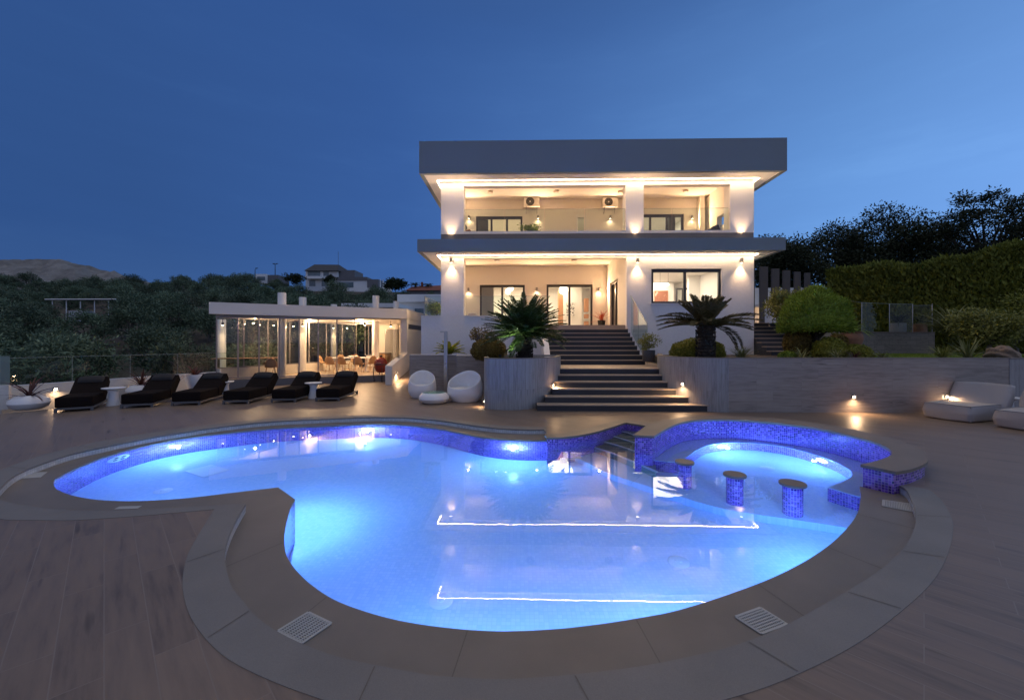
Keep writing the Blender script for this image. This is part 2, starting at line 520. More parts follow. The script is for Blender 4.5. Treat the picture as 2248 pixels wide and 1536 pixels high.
M['rock'] = speckle('brown_rock', (.28, .20, .145), .4, 9, .9, .8, bdist=.05)
M['stonewall'] = planks('rough_stone_blocks', .22, .5, (.26, .23, .20), (R(-90), 0, 0), (.12, .11, .10), (.2, .18, .16), jw=.012, rough=.9)
M['kamado'] = speckle('red_glazed_ceramic', (.30, .035, .02), .15, 40, .2, .15)
M['roof_dark'] = speckle('dark_roof_tile', (.05, .052, .06), .25, 6, .8, .3)
M['red_roof'] = speckle('red_roof_tile', (.22, .07, .045), .25, 6, .8, .3)
M['far_white'] = speckle('far_house_white', (.85, .85, .83), .06, 10, .8, 0)
M['fin'] = speckle('grey_brown_fin', (.11, .095, .085), .15, 40, .7, .1)
M['far_grey'] = speckle('far_house_grey', (.16, .16, .17), .1, 10, .8, 0)
M['far_glass'] = speckle('far_window_glass', (.16, .22, .25), .15, 3, .15, 0)
M['water'] = None
m, nt, b = new_mat('pool_water')
nt.nodes.remove(b)
g = N(nt, 'ShaderNodeBsdfGlass'); g.inputs['IOR'].default_value = 1.33; g.inputs['Roughness'].default_value = 0.0
g.inputs['Color'].default_value = (.97, .99, 1, 1)
wv = coords(nt, 'Object')
bn = N(nt, 'ShaderNodeBump'); bn.inputs['Strength'].default_value = .05; bn.inputs['Distance'].default_value = .02
nt.links.new(math_(nt, 'ADD', noise(nt, wv, 1.1, 3, .5), math_(nt, 'MULTIPLY', noise(nt, wv, 4.0, 2, .5), .10)), bn.inputs['Height'])
nt.links.new(bn.outputs[0], g.inputs['Normal'])
nt.links.new(g.outputs[0], nt.nodes['Material Output'].inputs[0])
M['water'] = m
M['glass'] = thin_glass('clear_glass', (.93, .97, .95), 1.45, 1.8)
M['glass_rail'] = thin_glass('balustrade_glass', (.80, .90, .86), 1.5, 1.6)
M['glass_green'] = thin_glass('green_edge_glass', (.72, .86, .82), 1.5, .4, .03)
M['glass_edge'] = speckle('polished_glass_edge', (.30, .34, .31), .08, 30, .25, 0)
M['glass_milky'] = thin_glass('frosted_glass', (.55, .75, .72), 1.5, .4, .25)
WARM = (1.0, .63, .34)
M['led'] = emit('warm_led', (1.0, .70, .42), 72.0)
M['lamp_glow'] = emit('warm_lamp_glow', (1.0, .76, .50), 22.0)
M['globe'] = emit('lit_globe', (1.0, .86, .66), 3.5)
M['pool_lamp'] = emit('pool_lamp_glow', (.55, .78, 1.0), 9.0)
M['ceiling_fit'] = speckle('ceiling_fitting_white', (.6, .5, .42), .05, 40, .6, 0)
M['lf_olive'] = leaf_mat('olive_leaves', (.044, .085, .052), (.24, .33, .20), .6, .1, .7, 0.6)
M['lf_dark'] = leaf_mat('dark_tree_leaves', (.014, .022, .010), (.045, .06, .024), .6, .15, .6)
M['lf_hedge'] = leaf_mat('conifer_hedge_leaves', (.085, .105, .016), (.28, .30, .05), .65, .1, 1.0)
M['lf_cycas'] = leaf_mat('cycas_leaves', (.026, .050, .016), (.08, .125, .038), .4, .1, 2.0)
M['lf_cycas_dry'] = leaf_mat('drying_cycas_leaves', (.05, .055, .018), (.19, .145, .06), .5, .1, 2.0)
M['lf_cycas_young'] = leaf_mat('young_cycas_leaves', (.22, .26, .03), (.48, .48, .07), .45, .25, 2.0)
M['lf_box'] = leaf_mat('clipped_shrub_leaves', (.12, .14, .014), (.38, .36, .05), .55, .15, 2.5)
M['lf_topiary'] = leaf_mat('topiary_pine_needles', (.11, .17, .018), (.32, .42, .05), .6, .15, 1.6)
M['lf_light'] = leaf_mat('yellow_green_leaves', (.11, .13, .025), (.36, .35, .09), .55, .2, 2.0)
M['lf_brown'] = leaf_mat('brownish_shrub_leaves', (.10, .075, .018), (.28, .20, .045), .6, .15, 2.5)
M['lf_red'] = leaf_mat('red_cordyline_leaves', (.05, .018, .016), (.16, .055, .045), .45, .2, 3.0)
M['lf_coral'] = leaf_mat('coral_cordyline_leaves', (.35, .07, .04), (.6, .16, .09), .45, .2, 3.0)
M['lf_grass'] = leaf_mat('tall_grass_blades', (.10, .115, .04), (.32, .32, .13), .6, .2, 2.0)
M['bark'] = speckle('dark_bark', (.055, .045, .036), .4, 25, .9, .8, bdist=.02)
M['bark_grey'] = speckle('grey_bark', (.16, .14, .12), .4, 25, .9, .8, bdist=.02)
M['lawn'] = speckle('lawn_grass', (.07, .10, .02), .45, 60, .9, .5)
M['hill'] = speckle('dry_hillside_soil', (.075, .062, .046), .55, 2.5, .95, .5, .12, bdist=.2)
M['mountain'] = speckle('bare_rocky_hill', (.17, .168, .165), .7, .055, .95, .6, .012, bdist=6.0)

# ================================================================== POOL
def lp(px, z, n=6): return zpath(px, z, n)
# water edge (inner rim of the lower ledge), far side then the near side
W_far = lp([(117,1061),(121,1051),(134,1043),(162,1029.5),(218,1006),(280,987.4),(342.6,972.5),(405,961.6),(467,953.5),(560.6,943.5),(623,938.5),(700,935),(800,931),(850,931),(900,933.2),(967,941.5),(1034,954.5),(1067,960),(1100,963.5),(1134,965.5),(1167,966.3),(1200,966.2)], LEDGE)
W_near1 = lp([(610.4,1069),(498,1082.4),(405,1093),(311,1099),(249,1098.6),(202,1095),(155.7,1086),(124.6,1073),(117,1061)], LEDGE)
W_tip = [on_z(647.8,1095.5,LEDGE)[:2]]
W_near2 = lp([(1887,1067),(1890,1086.6),(1888,1101),(1883,1123.6),(1866,1151),(1825,1192),(1764,1233),(1687,1271),(1585,1309),(1483,1340),(1406,1355),(1304,1370.7),(1202,1381),(1090,1384.5),(980.6,1377),(880.5,1362),(797,1340),(730,1313.6),(680,1280),(647,1247),(628.6,1216.8),(623.8,1180),(629,1144.7),(638,1112),(647.8,1095.5)], LEDGE)
# step line (inner rim of the upper border)
S_far = lp([(-14,1083),(-8,1078),(0,1072),(19,1053),(46.7,1035.7),(93,1017),(155.7,996.8),(218,982.8),(280,970),(342.6,958.5),(405,948.5),(467,939),(560.6,928),(623,923.6),(700,920),(800,916),(850,915.8),(900,917.2),(967,923),(1034,933),(1067,937),(1100,940.2),(1134,942),(1167,942.6),(1194,942.4)], 0.0)
S_c = [on_z(1201,952.6,0)[:2]]
E_path = lp([(1201,961),(1234,960),(1267,956.4),(1300.6,950),(1334,940.7),(1374,927.6)], 0.0, 5)
E_right = [on_z(1416,934.5,0)[:2]]
S_near2 = lp([(1975,1066),(1990.7,1076.6),(2003.5,1103.7),(2011,1130),(2007,1160),(1988.6,1197),(1942.7,1243),(1866,1294),(1728,1370.7),(1621,1414),(1534,1437),(1406,1462.6),(1253,1481),(1100,1491),(980,1485),(914,1477),(764,1447),(680,1420),(613.6,1388.7),(567,1357),(537,1323.6),(507,1283.6),(494,1230),(497,1193.5),(514,1150),(539.5,1105)], 0.0)
S_near1 = lp([(539.5,1105),(405,1113.5),(250,1121),(150,1120),(60,1111),(0,1097),(-10,1090),(-14,1083)], 0.0)
# outer rim of the border
O_far = lp([(-95,1084),(-60,1056),(0,1032),(78,1003),(155.7,982.8),(218,968.8),(311,953),(405,939.5),(480,930),(560,921.5),(623,917.5),(700,914.5),(800,911),(850,910.8),(900,912),(967,917),(1034,926.5),(1067,930.5),(1100,933.5),(1134,935.5),(1167,936.6),(1199,936.8)], 0.0)
O_near1 = lp([(470,1118),(311,1132),(218,1138.5),(156,1142),(78,1141.6),(0,1139),(-55,1122),(-88,1103),(-95,1084)], 0.0)
O_near2 = lp([(1985,1066.5),(2000,1067.5),(2037,1075),(2062,1093),(2084,1125),(2093,1158),(2080.6,1217),(2045,1279),(1968,1350),(1866,1422),(1713,1496),(1575,1540),(1450,1566),(1300,1585),(1130,1593),(950,1585),(800,1562),(663.6,1520.5),(563.5,1480),(490,1438.7),(436.7,1383.7),(410,1333.6),(400.7,1277),(410,1223.5),(432,1180),(470,1118)], 0.0)
# spa wall: cap outlines at z = .2
CAP_Z = 0.205
C_in = lp([(1436,957),(1450,948.5),(1473.5,935.5),(1500,926),(1533.5,921.5),(1583.6,920.3),(1650,923.3),(1717,929.5),(1784,938.5),(1850.5,951.7),(1917,969),(1944,981),(1957,991.5),(1950,1001.5),(1917,1012.6),(1889,1018.5)], CAP_Z, 5)
C_out = lp([(1390,954.5),(1418.7,934.5),(1450,923.5),(1500,914.9),(1540,912.5),(1580,912.4),(1650,914.8),(1750,922.5),(1850.5,938),(1950.6,959.5),(2000.7,976.5),(2027,990),(2037,1006.8),(2030.7,1017),(2000.7,1029),(1967,1035)], CAP_Z, 5)

def rev(p): return list(p)[::-1]
# --- water sheet (runs a few centimetres under the ledge)
spa_mid = [((a[0]+b[0])/2, (a[1]+b[1])/2) for a, b in zip(C_in[::5], C_out[::5])]
water_poly = W_far[:-1] + [on_z(1200.5,966,LEDGE)[:2]] + E_path + E_right + spa_mid + W_near2 + W_near1[:-1]
pool_floor_poly = offset_path(water_poly, 0.0)
mb = MB(); mb.prism(water_poly, 0, WATER, bottom=False, sides=False)
water = mb.build('pool_water', M['water'], kind='structure')

# --- basin: floor, shelf, walls
DEEP, SHELF = 1.26, 1.02
basin = thing('swimming_pool', 'lit curvy freeform swimming pool with pale mosaic floor in front of the villa', 'pool', (0, 6, 0))
mb = MB(); mb.prism(pool_floor_poly, 0, WATER-DEEP, bottom=False, sides=False)
mb.build('pool_floor', M['tile_floor'], basin)
mb = MB()
mb.strip(rev(W_far), -1.7, LEDGE-.03); mb.strip([W_far[-1], (W_far[-1][0]+.001, W_far[-1][1]+.005)] , -1.7, -.04)
mb.strip([E_path[0], W_far[-1]], -1.7, -.13)
mb.strip(rev(E_path+E_right), -1.7, -.035)
mb.strip(rev(W_near2), -1.7, LEDGE-.03); mb.strip(rev(W_near1), -1.7, LEDGE-.03)
mb.strip([W_near1[0], W_near2[-1]], -1.7, LEDGE-.03)
mb.build('pool_wall', M['tile_blue'], basin)
# bar shelf
shelf_edge = smooth_path([wat(u, v, SHELF)[:2] for u, v in [(1204,993),(1260,1003),(1310,1026),(1350,1043.5),(1433,1070),(1517,1097),(1583.6,1115),(1650,1127),(1750,1141),(1862,1158)]], 5)
shelf_poly = shelf_edge + [W_near2[14]] + [W_near2[4]] + rev(spa_mid) + [E_right[0]] + rev(E_path) 
mb = MB(); mb.prism(shelf_poly, WATER-DEEP-.05, WATER-SHELF, bottom=False)
mb.build('bar_shelf', M['tile_floor'], basin)
# spa bench
BENCH = 0.42
bench_in = smooth_path([wat(u, v, BENCH)[:2] for u, v in [(1488,1015),(1507,1003),(1537,983.8),(1567,974.5),(1617,971),(1683.7,975.3),(1750,986.8),(1817,1006.8),(1858,1026),(1871,1039),(1862,1050),(1817,1069.5)]], 5)
bl = wat(1430, 1009.5, BENCH)[:2]; br_ = wat(1890, 1091, BENCH)[:2]
rt = [W_near2[6], W_near2[0]]
bench_poly = [bl] + bench_in + [br_] + [(spa_mid[-1][0], spa_mid[-1][1])] + rev(spa_mid)
bench_poly = [bl] + bench_in + [br_, (br_[0]+.25, br_[1]+.3)] + rev(spa_mid)
mb = MB(); mb.prism(bench_poly, WATER-SHELF-.02, WATER-BENCH-.03, bottom=False)
bench = mb.build('spa_bench', M['tile_blue'], basin)
mb = MB(); mb.prism(bench_poly, WATER-BENCH-.03, WATER-BENCH, bottom=False)
mb.build('bench_seat', M['tile_floor'], bench)
# entry steps
apex = E_path[-1]
back = [(apex[0]+.9, apex[1]+.7), (apex[0]-.1, apex[1]+.8), (apex[0]-1.6, apex[1]-.2)]
noses = [(.015, [(1360,933),(1371,935.3),(1409,943),(1440,950)]),
         (.17, [(1335,938),(1357,944.8),(1374,949),(1400,957),(1440,968)]),
         (.34, [(1310,943),(1336,954),(1362,962),(1391,971),(1440,988)]),
         (.51, [(1290,950),(1314,965),(1350,976),(1392,990),(1440,1008)]),
         (.68, [(1265,962),(1290,977),(1340,993),(1392,1014),(1440,1035)])]
for k, (dep, px) in enumerate(noses):
    if dep < .05: line = [on_z(u, v, WATER+.0)[:2] for u, v in px]; top = WATER+.012
    else: line = [wat(u, v, dep)[:2] for u, v in px]; top = WATER-dep
    line = smooth_path(line, 4)
    poly = line + [(line[-1][0]+.3, line[-1][1]+.9)] + [(x+.03*k, y+.03*k) for x, y in back]
    mb = MB(); mb.prism(poly, WATER-SHELF-.03+.002*k, top, bottom=False)
    st = mb.build('entry_step', M['pool_step'], basin)
    nz = [(x, y) for x, y in line]
    edge = nz + rev(offset_path(nz, .045))
    mb = MB(); mb.prism(edge, top-.05, top+.006)
    mb.build('nosing', M['nosing'], st)
# lower ledge
ledge_outer = offset_path(S_far, -.0)
ledge_poly_hole = W_far[:-1] + [W_far[-1]] + E_path[:1] + [on_z(1300,985,LEDGE)[:2]]
def band(p_out, p_in, z, t):
    poly = list(p_out) + rev(p_in)
    b_ = MB(); b_.prism(poly, z-t, z); return b_
mb = band(S_far[:-1]+[S_far[-1]]+S_c, W_far, LEDGE, .028)
mb2 = MB(); mb2.prism(S_near2 + S_near1[1:] + rev(W_near1) [:1] + rev(W_near1)[1:] + W_tip + rev(W_near2)[1:], LEDGE-.028, LEDGE)
mb.V, base = mb.V + mb2.V, len(mb.V)
mb.Fc += [[i+base for i in f] for f in mb2.Fc]; mb.UV += [None]*len(mb2.Fc)
mb.UV = [None]*len(mb.UV)
mb.build('overflow_ledge', M['stone_ledge'], basin)
# pale mosaic band on the step up from the ledge to the border
mb = MB(); mb.strip(rev(S_far+S_c+[on_z(1201,961,0)[:2]]), LEDGE-.02, -.022)
mb.strip(rev(S_near2), LEDGE-.02, -.022); mb.strip(rev(S_near1), LEDGE-.02, -.022)
mb.build('edge_mosaic', M['tile_white'], basin)
ep = E_path+E_right
mb = MB(); mb.prism(ep + rev(offset_path(ep, .34)), -.036, .0055)
mb.build('entry_coping', M['stone_ledge'], basin)
# upper border
mb = MB()
mb.prism(list(O_far) + S_c + rev(S_far), -.03, .004)
mb.build('stone_border', M['stone_outer'], basin)
mb = MB()
mb.prism(O_near2 + O_near1[1:] + rev(S_near1)[0:] + rev(S_near2)[1:], -.03, .004)
mb.build('stone_border', M['stone_outer'], basin)
# joints between the coping stones
def joint_lines(pin, pout, z, step, w=.004):
    def arc(p):
        L = [0]
        for a, b in zip(p[:-1], p[1:]): L.append(L[-1]+math.hypot(b[0]-a[0], b[1]-a[1]))
        return L
    la, lb = arc(pin), arc(pout)
    def at(p, L, f):
        t = f*L[-1]; k = max(i for i in range(len(L)) if L[i] <= t+1e-9); k = min(k, len(p)-2)
        q = (t-L[k])/max(1e-9, L[k+1]-L[k]); return Vector((p[k][0]+(p[k+1][0]-p[k][0])*q, p[k][1]+(p[k+1][1]-p[k][1])*q))
    n = max(2, int(lb[-1]/step))
    for i in range(1, n):
        b_ = MB()
        a, b = at(pin, la, i/n), at(pout, lb, i/n)
        d = (b-a).normalized(); e = Vector((-d.y, d.x))*w; a = a+d*.012; b = b-d*.012
        b_.add([(a.x-e.x, a.y-e.y, z), (b.x-e.x, b.y-e.y, z), (b.x+e.x, b.y+e.y, z), (a.x+e.x, a.y+e.y, z)], [(0, 1, 2, 3)])
        b_.build('joint', M['joint'], basin)
joint_lines(W_near2, S_near2, LEDGE+.002, 1.25); joint_lines(S_near2, O_near2, .0065, 1.25)
joint_lines(W_far, S_far, LEDGE+.002, 1.25); joint_lines(S_far, O_far, .0065, 1.25)
# fittings on the pool walls and floor
def wall_disc(name, c, n, r, t, mat, parent):
    n = Vector(n).normalized(); q = Vector((0, 0, 1)).rotation_difference(n)
    b_ = MB(); b_.lathe([(0, t), (r*.7, t), (r, t*.4), (r, 0)], n=24)
    b_.V = [tuple(Vector(c) + q @ Vector(v)) for v in b_.V]
    return b_.build(name, mat, parent, smooth=True)
for u, v in [(1490,1233),(968,1318),(1135,1060),(358,1077),(1263,1030)]:
    c = wat(u, v, DEEP)
    b_ = MB(); b_.lathe([(0,.02),(.03,.02),(.04,.012),(.10,.012),(.125,0)], (c.x, c.y), 24)
    b_.V = [(x, y, z + c.z + .003) for x, y, z in b_.V]
    b_.build('floor_inlet', M['pale_blue_plastic'], basin, smooth=True)
c = wat(1684,1027, SHELF)
b_ = MB(); b_.lathe([(0,.02),(.03,.02),(.04,.012),(.10,.012),(.125,0)], (c.x, c.y), 24); b_.V = [(x, y, z+c.z+.003) for x, y, z in b_.V]
b_.build('floor_inlet', M['pale_blue_plastic'], basin, smooth=True)
c = wat(455,1033, DEEP)
b_ = MB(); b_.obox((c.x, c.y), (.9,-.43), (.43,.9), .3, .22, c.z+.003, c.z+.02); b_.build('main_drain', M['pale_blue_plastic'], basin)

# underwater lamps: a bright lens in the wall and its own light
def nearest(path, p):
    k = min(range(len(path)-1), key=lambda i: (path[i][0]-p[0])**2+(path[i][1]-p[1])**2)
    a, b = path[k], path[k+1]
    t = Vector((b[0]-a[0], b[1]-a[1])).normalized()
    return Vector(path[k]), t
POOL_C = (0.155, 0.45, 1.0)
def pool_lamp(path, p, depth, watts, side, label, target=None, r=.10, size=2.75):
    q, t = nearest(path, p)
    n = Vector((-t.y, t.x))*side
    c = Vector((q.x, q.y, WATER-depth))
    L = thing('pool_lamp', label, 'pool lamp', c, 0, 'underwater lamps of the pool')
    wall_disc('lens', c + Vector((n.x, n.y, 0))*.004, (n.x, n.y, 0), r, .03, M['pool_lamp'], L)
    ld = bpy.data.lights.new('lamp_light', 'POINT'); ld.energy = watts; ld.color = POOL_C
    ld.shadow_soft_size = .03 if 'hidden' not in label else 0.0
    lo = bpy.data.objects.new('lamp_light', ld); put(lo, L)
    lo.location = (n.x*.16, n.y*.16, 0)
    d = Vector((n.x, n.y, -.05))
    lo.rotation_euler = d.to_track_quat('-Z', 'Y').to_euler()
    return L
PW = 85
def P2(u, v): return on_z(u, v, LEDGE)[:2]
pool_lamp(W_far, P2(380,966), .5, PW*1.5, -1, 'round lit pool lamp in the wall of the far left lobe')
pool_lamp(W_far, P2(815,931), .5, PW*1.15, -1, 'round lit pool lamp in the far wall in front of the sun loungers')
pool_lamp(W_far, P2(1127,965), .45, PW*1.2, -1, 'round lit pool lamp in the far wall beside the entry steps')
pool_lamp([W_near1[0], tuple(Vector(W_near1[0]).lerp(Vector(W_near2[-1]), .45)), W_near2[-1]], tuple(Vector(W_near1[0]).lerp(Vector(W_near2[-1]), .45)), .62, PW*1.25, 1, 'pool lamp hidden under the pointed corner of the ledge')
pool_lamp(W_near2, P2(1585,1309), .55, PW*.95, -1, 'added fill lamp hidden below the near right curve of the ledge')  # from here on, unseen lamps added along the near walls to fill the floor
pool_lamp(W_near2, P2(880,1362), .55, PW*.75, -1, 'added fill lamp hidden below the nearest curve of the ledge')
pool_lamp(W_near2, P2(1850,1166), .5, PW*.8, -1, 'added fill lamp hidden below the right hand curve of the ledge near the stools')
pool_lamp(W_near2, P2(1230,1379), .55, PW*.7, -1, 'added fill lamp hidden below the ledge midway between the two near grates')
pool_lamp(W_near1, P2(249,1098), .5, PW*.8, -1, 'added fill lamp hidden below the near edge of the left lobe')
pool_lamp(bench_in, wat(1600,984,.7)[:2], .68, PW*1.0, -1, 'bright lamp in the riser of the spa bench, the one behind the first stool', r=.12)
pool_lamp(bench_in, wat(1800,1012,.7)[:2], .68, PW*1.0, -1, 'bright lamp in the riser of the spa bench near its curved right end', r=.12)

# big round inlet on the left wall
q, t = nearest(W_far, P2(262,992)); n = Vector((t.y, -t.x))
inl = thing('pool_inlet', 'large round white jet fitting on the blue wall of the left lobe', 'pool fitting', (q.x, q.y, WATER-.33))
c = Vector((q.x, q.y, WATER-.33)) + Vector((n.x, n.y, 0))*.004
wall_disc('ring', c, (n.x, n.y, 0), .21, .025, M['white_plastic'], inl)
for k in range(4):
    a = k*math.pi/2+.6
    off = Vector((t.x*math.cos(a), t.y*math.cos(a), math.sin(a)))*.10
    wall_disc('nozzle', c+off+Vector((n.x, n.y, 0))*.024, (n.x, n.y, 0), .045, .012, M['alu_dark'], inl)

# --- spa wall
spa = thing('spa_wall', 'raised curved spa wall clad in dark blue mosaic with a stone cap', 'low wall', (XY(1650, 9), 9, 0))
ci = offset_path(C_in, .03); co = offset_path(C_out, -.03)
body = ci + rev(co)
mb = MB(); mb.prism(body, WATER-SHELF-.05, CAP_Z-.042, bottom=False)
mb.build('mosaic_wall', M['tile_blue'], spa)
capp = C_in + rev(C_out)
mb = MB(); mb.prism(capp, CAP_Z-.04, CAP_Z)
mb.build('stone_cap', M['stone_cap'], spa, bevel=.006)

# --- swim-up stools
names = ['stool with round stone top nearest the spa pillar, its foot in shallow water', 'middle stool of the three round stone-topped stools standing in the pool', 'stool with round stone top nearest the low mosaic wall on the pool edge']
for (u, v, w_), lab in zip([(1503,1012,44.3),(1613,1039.5,51.3),(1740,1058.6,58.4)], names):
    c = on_z(u, v, -.055)
    rr = w_/2/ (900/ (c.y)) /1.12
    st = thing('pool_stool', lab, 'stool', (c.x, c.y, WATER-SHELF), 0, 'tiled bar stools standing in the pool')
    b_ = MB(); b_.lathe([(rr*.74, WATER-SHELF), (rr*.74, -.09)], (c.x, c.y), 32, uv=True)
    b_.build('tiled_post', M['tile_blue'], st)
    b_ = MB(); b_.lathe([(0, -.09), (rr*.97, -.09), (rr, -.084), (rr, -.061), (rr*.97, -.055), (0, -.055)], (c.x, c.y), 40)
    b_.build('stone_top', M['stone_cap'], st, smooth=True)

# --- drain grates and skimmer lids in the ledge
def quad_plate(name, label, px, z, mat, grid=None, cat='grate', group=None, t=.02):
    P = [on_z(u, v, z) for u, v in px]
    c = sum(P, Vector())/4
    e = thing(name, label, cat, (c.x, c.y, z), 0, group)
    if grid is None:
        b_ = MB(); b_.prism([p[:2] for p in P], z-t, z+.006); b_.build('lid_plate', mat, e, bevel=.003)
        return e
    nx, ny = grid
    b_ = MB(); b_.prism([(c + (p-c)*.99)[:2] for p in P], z+.001, z+.003, sides=False, bottom=False); b_.build('dark_channel', M['black'], e)
    b_ = MB()
    def bil(s, t_): return (P[0]*(1-s)+P[1]*s)*(1-t_) + (P[3]*(1-s)+P[2]*s)*t_
    def bar(a, b, w, z0, z1):
        d = Vector((b.x-a.x, b.y-a.y)).normalized(); nn = Vector((-d.y, d.x))*w
        b_.prism([(a.x+nn.x, a.y+nn.y), (a.x-nn.x, a.y-nn.y), (b.x-nn.x, b.y-nn.y), (b.x+nn.x, b.y+nn.y)], z0, z1)
    for i in range(nx+1): bar(bil(i/nx, 0), bil(i/nx, 1), .005 if 0 < i < nx else .009, z+.003, z+.010)
    for j in range(ny+1): bar(bil(0, j/ny), bil(1, j/ny), .0035 if 0 < j < ny else .009, z+.003, z+.0085)
    b_.build('white_grid', mat, e)
    return e
gg = 'white overflow grates in the pool ledge'
quad_plate('drain_grate', 'white grid grate in the near left curve of the brown ledge', [(677,1345),(727,1369),(663,1413),(610,1386)], LEDGE, M['grate'], (8, 14), group=gg)
quad_plate('drain_grate', 'white grid grate in the near right curve of the brown ledge', [(1670,1335),(1728,1371),(1672,1392),(1615,1355)], LEDGE, M['grate'], (8, 14), group=gg)
quad_plate('drain_grate', 'narrow white grate in the ledge below the end of the low mosaic wall', [(1939,1098),(2003,1107),(2008,1124.5),(1938,1111)], LEDGE, M['grate'], (18, 5), group=gg)
sg = 'pale rectangular skimmer lids in the pool ledge'
quad_plate('skimmer_lid', 'pale rectangular lid at the left tip of the pool ledge', [(55,1038),(104,1036),(89,1048),(34,1051)], LEDGE, M['grate'], None, 'lid', sg)
quad_plate('skimmer_lid', 'pale thin lid in the near ledge of the left lobe, in front of the water', [(262,1112),(311,1110.5),(302,1116.5),(250,1118)], LEDGE, M['grate'], None, 'lid', sg)
quad_plate('skimmer_lid', 'pale lid in the far ledge in front of the second lounger', [(451,944.5),(481,942.5),(486,946.5),(456,948.5)], LEDGE, M['grate'], None, 'lid', sg)
quad_plate('skimmer_lid', 'pale lid in the far ledge in front of the last lounger', [(802,922.5),(824,922.0),(821,924.8),(798,925.2)], LEDGE, M['grate'], None, 'lid', sg)

# ================================================================== DECK (one sheet with the pool cut out)
hole = S_near2[:-1] + S_near1[:-1] + S_far + S_c + E_path + E_right + offset_path(C_out, -.15)[6:60:4]
hole = S_near2[:-1] + S_near1[:-1] + S_far + S_c + E_path + E_right + spa_mid[2:] 
deck_outer = [(-30, -8), (26, -8), (26, 22.5), (-9, 22.5), (-20.5, -8+0.1)]
deck_outer = [(-22.5, -9), (30, -9), (30, 23.5), (-8.0, 23.5), (-8.9, 21.0)]
mb = MB(); mb.prism(deck_outer, 0, 0, bottom=False, sides=False, holes=[hole])
deck = mb.build('pool_deck', M['deck'], kind='structure')

# ================================================================== VILLA
YF, YB, YR = 17.6, 21.7, 27.5               # front face, porch back wall, rear
FL = 16.6                                    # front of the overhangs
def X_(u, Y=YF): return XY(u, Y)
def Z_(v, Y=YF): return EYE + (750.0-v)/900.0*Y
xl, xr = X_(968), X_(1655)
xb = X_(1376)
ZT = 2.62                                    # terrace level
house = thing('villa', 'large modern two storey white villa with deep flat roof and glowing warm soffits', 'house', ((xl+xr)/2, 20, 0))
def part(mb, name, mat, parent=house, **kw): return mb.build(name, mat, parent, **kw)

# --- roof with overhang
rl, rr_ = X_(920, FL), X_(1728, FL)
zs, zt = 8.76, 10.05
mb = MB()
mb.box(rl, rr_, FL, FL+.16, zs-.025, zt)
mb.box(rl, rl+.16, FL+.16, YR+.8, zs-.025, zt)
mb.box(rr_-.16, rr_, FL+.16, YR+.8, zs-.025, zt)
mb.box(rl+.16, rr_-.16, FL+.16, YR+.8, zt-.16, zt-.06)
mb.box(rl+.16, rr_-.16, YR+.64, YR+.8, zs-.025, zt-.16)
ms = MB(); ms.box(rl+.16, rr_-.16, FL+.16, YF, zs, zs+.1)
ms.box(rl+.16, xl, YF, YR+.64, zs, zs+.1)
ms.box(xr, rr_-.16, YF, YR+.64, zs, zs+.1)
part(ms, 'roof_soffit', M['plaster'])
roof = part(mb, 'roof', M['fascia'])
mb = MB()
mb.box(xl, xr, YF, YF+.3, Z_(408), 9.42)
mb.box(xl, xl+.3, YF+.3, YB, Z_(408), 9.42)
mb.box(xl+.3, xr-.25, YF+.3, YB, 9.42, 9.52)
part(mb, 'balcony_ceiling', M['plaster'])
# --- storey slab with overhang
sl, sr = X_(916, FL), X_(1725, FL)
z0s, z1s = 5.585, 6.07
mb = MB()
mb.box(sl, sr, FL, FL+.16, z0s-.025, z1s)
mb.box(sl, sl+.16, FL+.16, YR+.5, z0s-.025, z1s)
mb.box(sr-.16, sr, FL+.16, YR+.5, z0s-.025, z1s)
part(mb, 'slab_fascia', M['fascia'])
mb = MB()
mb.box(sl+.16, sr-.16, FL+.16, YF, z0s, z1s-.004)
mb.box(sl+.16, xl, YF, YR+.5, z0s, z1s-.004)
mb.box(xr, sr-.16, YF, YR+.5, z0s, z1s-.004)
part(mb, 'storey_slab', M['plaster'])
mb = MB()
mb.box(xl, xb, YF, YF+.3, Z_(566.5), 6.0)
mb.box(xl, xb, YF+.3, YB, 5.9, 6.0)
part(mb, 'porch_ceiling', M['cream'])
mb = MB(); mb.box(xl+.002, xr-.002, YF+.21, YB, 6.0+.004, 6.4); part(mb, 'balcony_floor', M['tread'])
mb = MB(); mb.box(xl, xr, YF+.02, YF+.2, z1s, Z_(513)); part(mb, 'balcony_plinth', M['grey_plaster'])
# --- columns
for (u0, u1) in ((968, 1018), (1374, 1413), (1603, 1655)):
    mb = MB(); mb.box(X_(u0), X_(u1), YF-.0, YF+.55, Z_(513)+.002, Z_(408)); part(mb, 'column', M['plaster'])
for (u0, u1) in ((1018, 1374), (1413, 1603)):
    mb = MB(); mb.box(X_(u0), X_(u1), YF+.0, YF+.22, Z_(513)+.002, Z_(507.5)); part(mb, 'balcony_sill', M['white_paint'])
mb = MB(); mb.box(X_(968), X_(1018), YF, YF+.55, Z_(696), Z_(566.5)-.001); part(mb, 'column', M['plaster_rough'])
# --- lower front parapet wall of the terrace
wl_ = X_(924.5)
stx0 = X_(1203)
mb = MB()
mb.box(wl_, X_(968), YF+.002, YF+.25, -.1, Z_(696))
mb.box(X_(968), stx0, YF, YF+.25, -.1, Z_(696.2))
mb.box(wl_, wl_+.25, YF+.25, YR, -.1, Z_(696))
part(mb, 'terrace_wall', M['plaster_rough'])
mb = MB(); mb.box(wl_-.01, X_(968)-.002, YF-.02, YF+.27, Z_(696), Z_(692.5)); mb.box(X_(1018)+.002, stx0, YF-.02, YF+.27, Z_(696), Z_(692.5))
part(mb, 'parapet_sill', M['white_paint'])
mb = MB(); mb.box(wl_+.25, xb, YF+.25, YB+.0, ZT-.2, ZT); part(mb, 'terrace_floor', M['tread'])
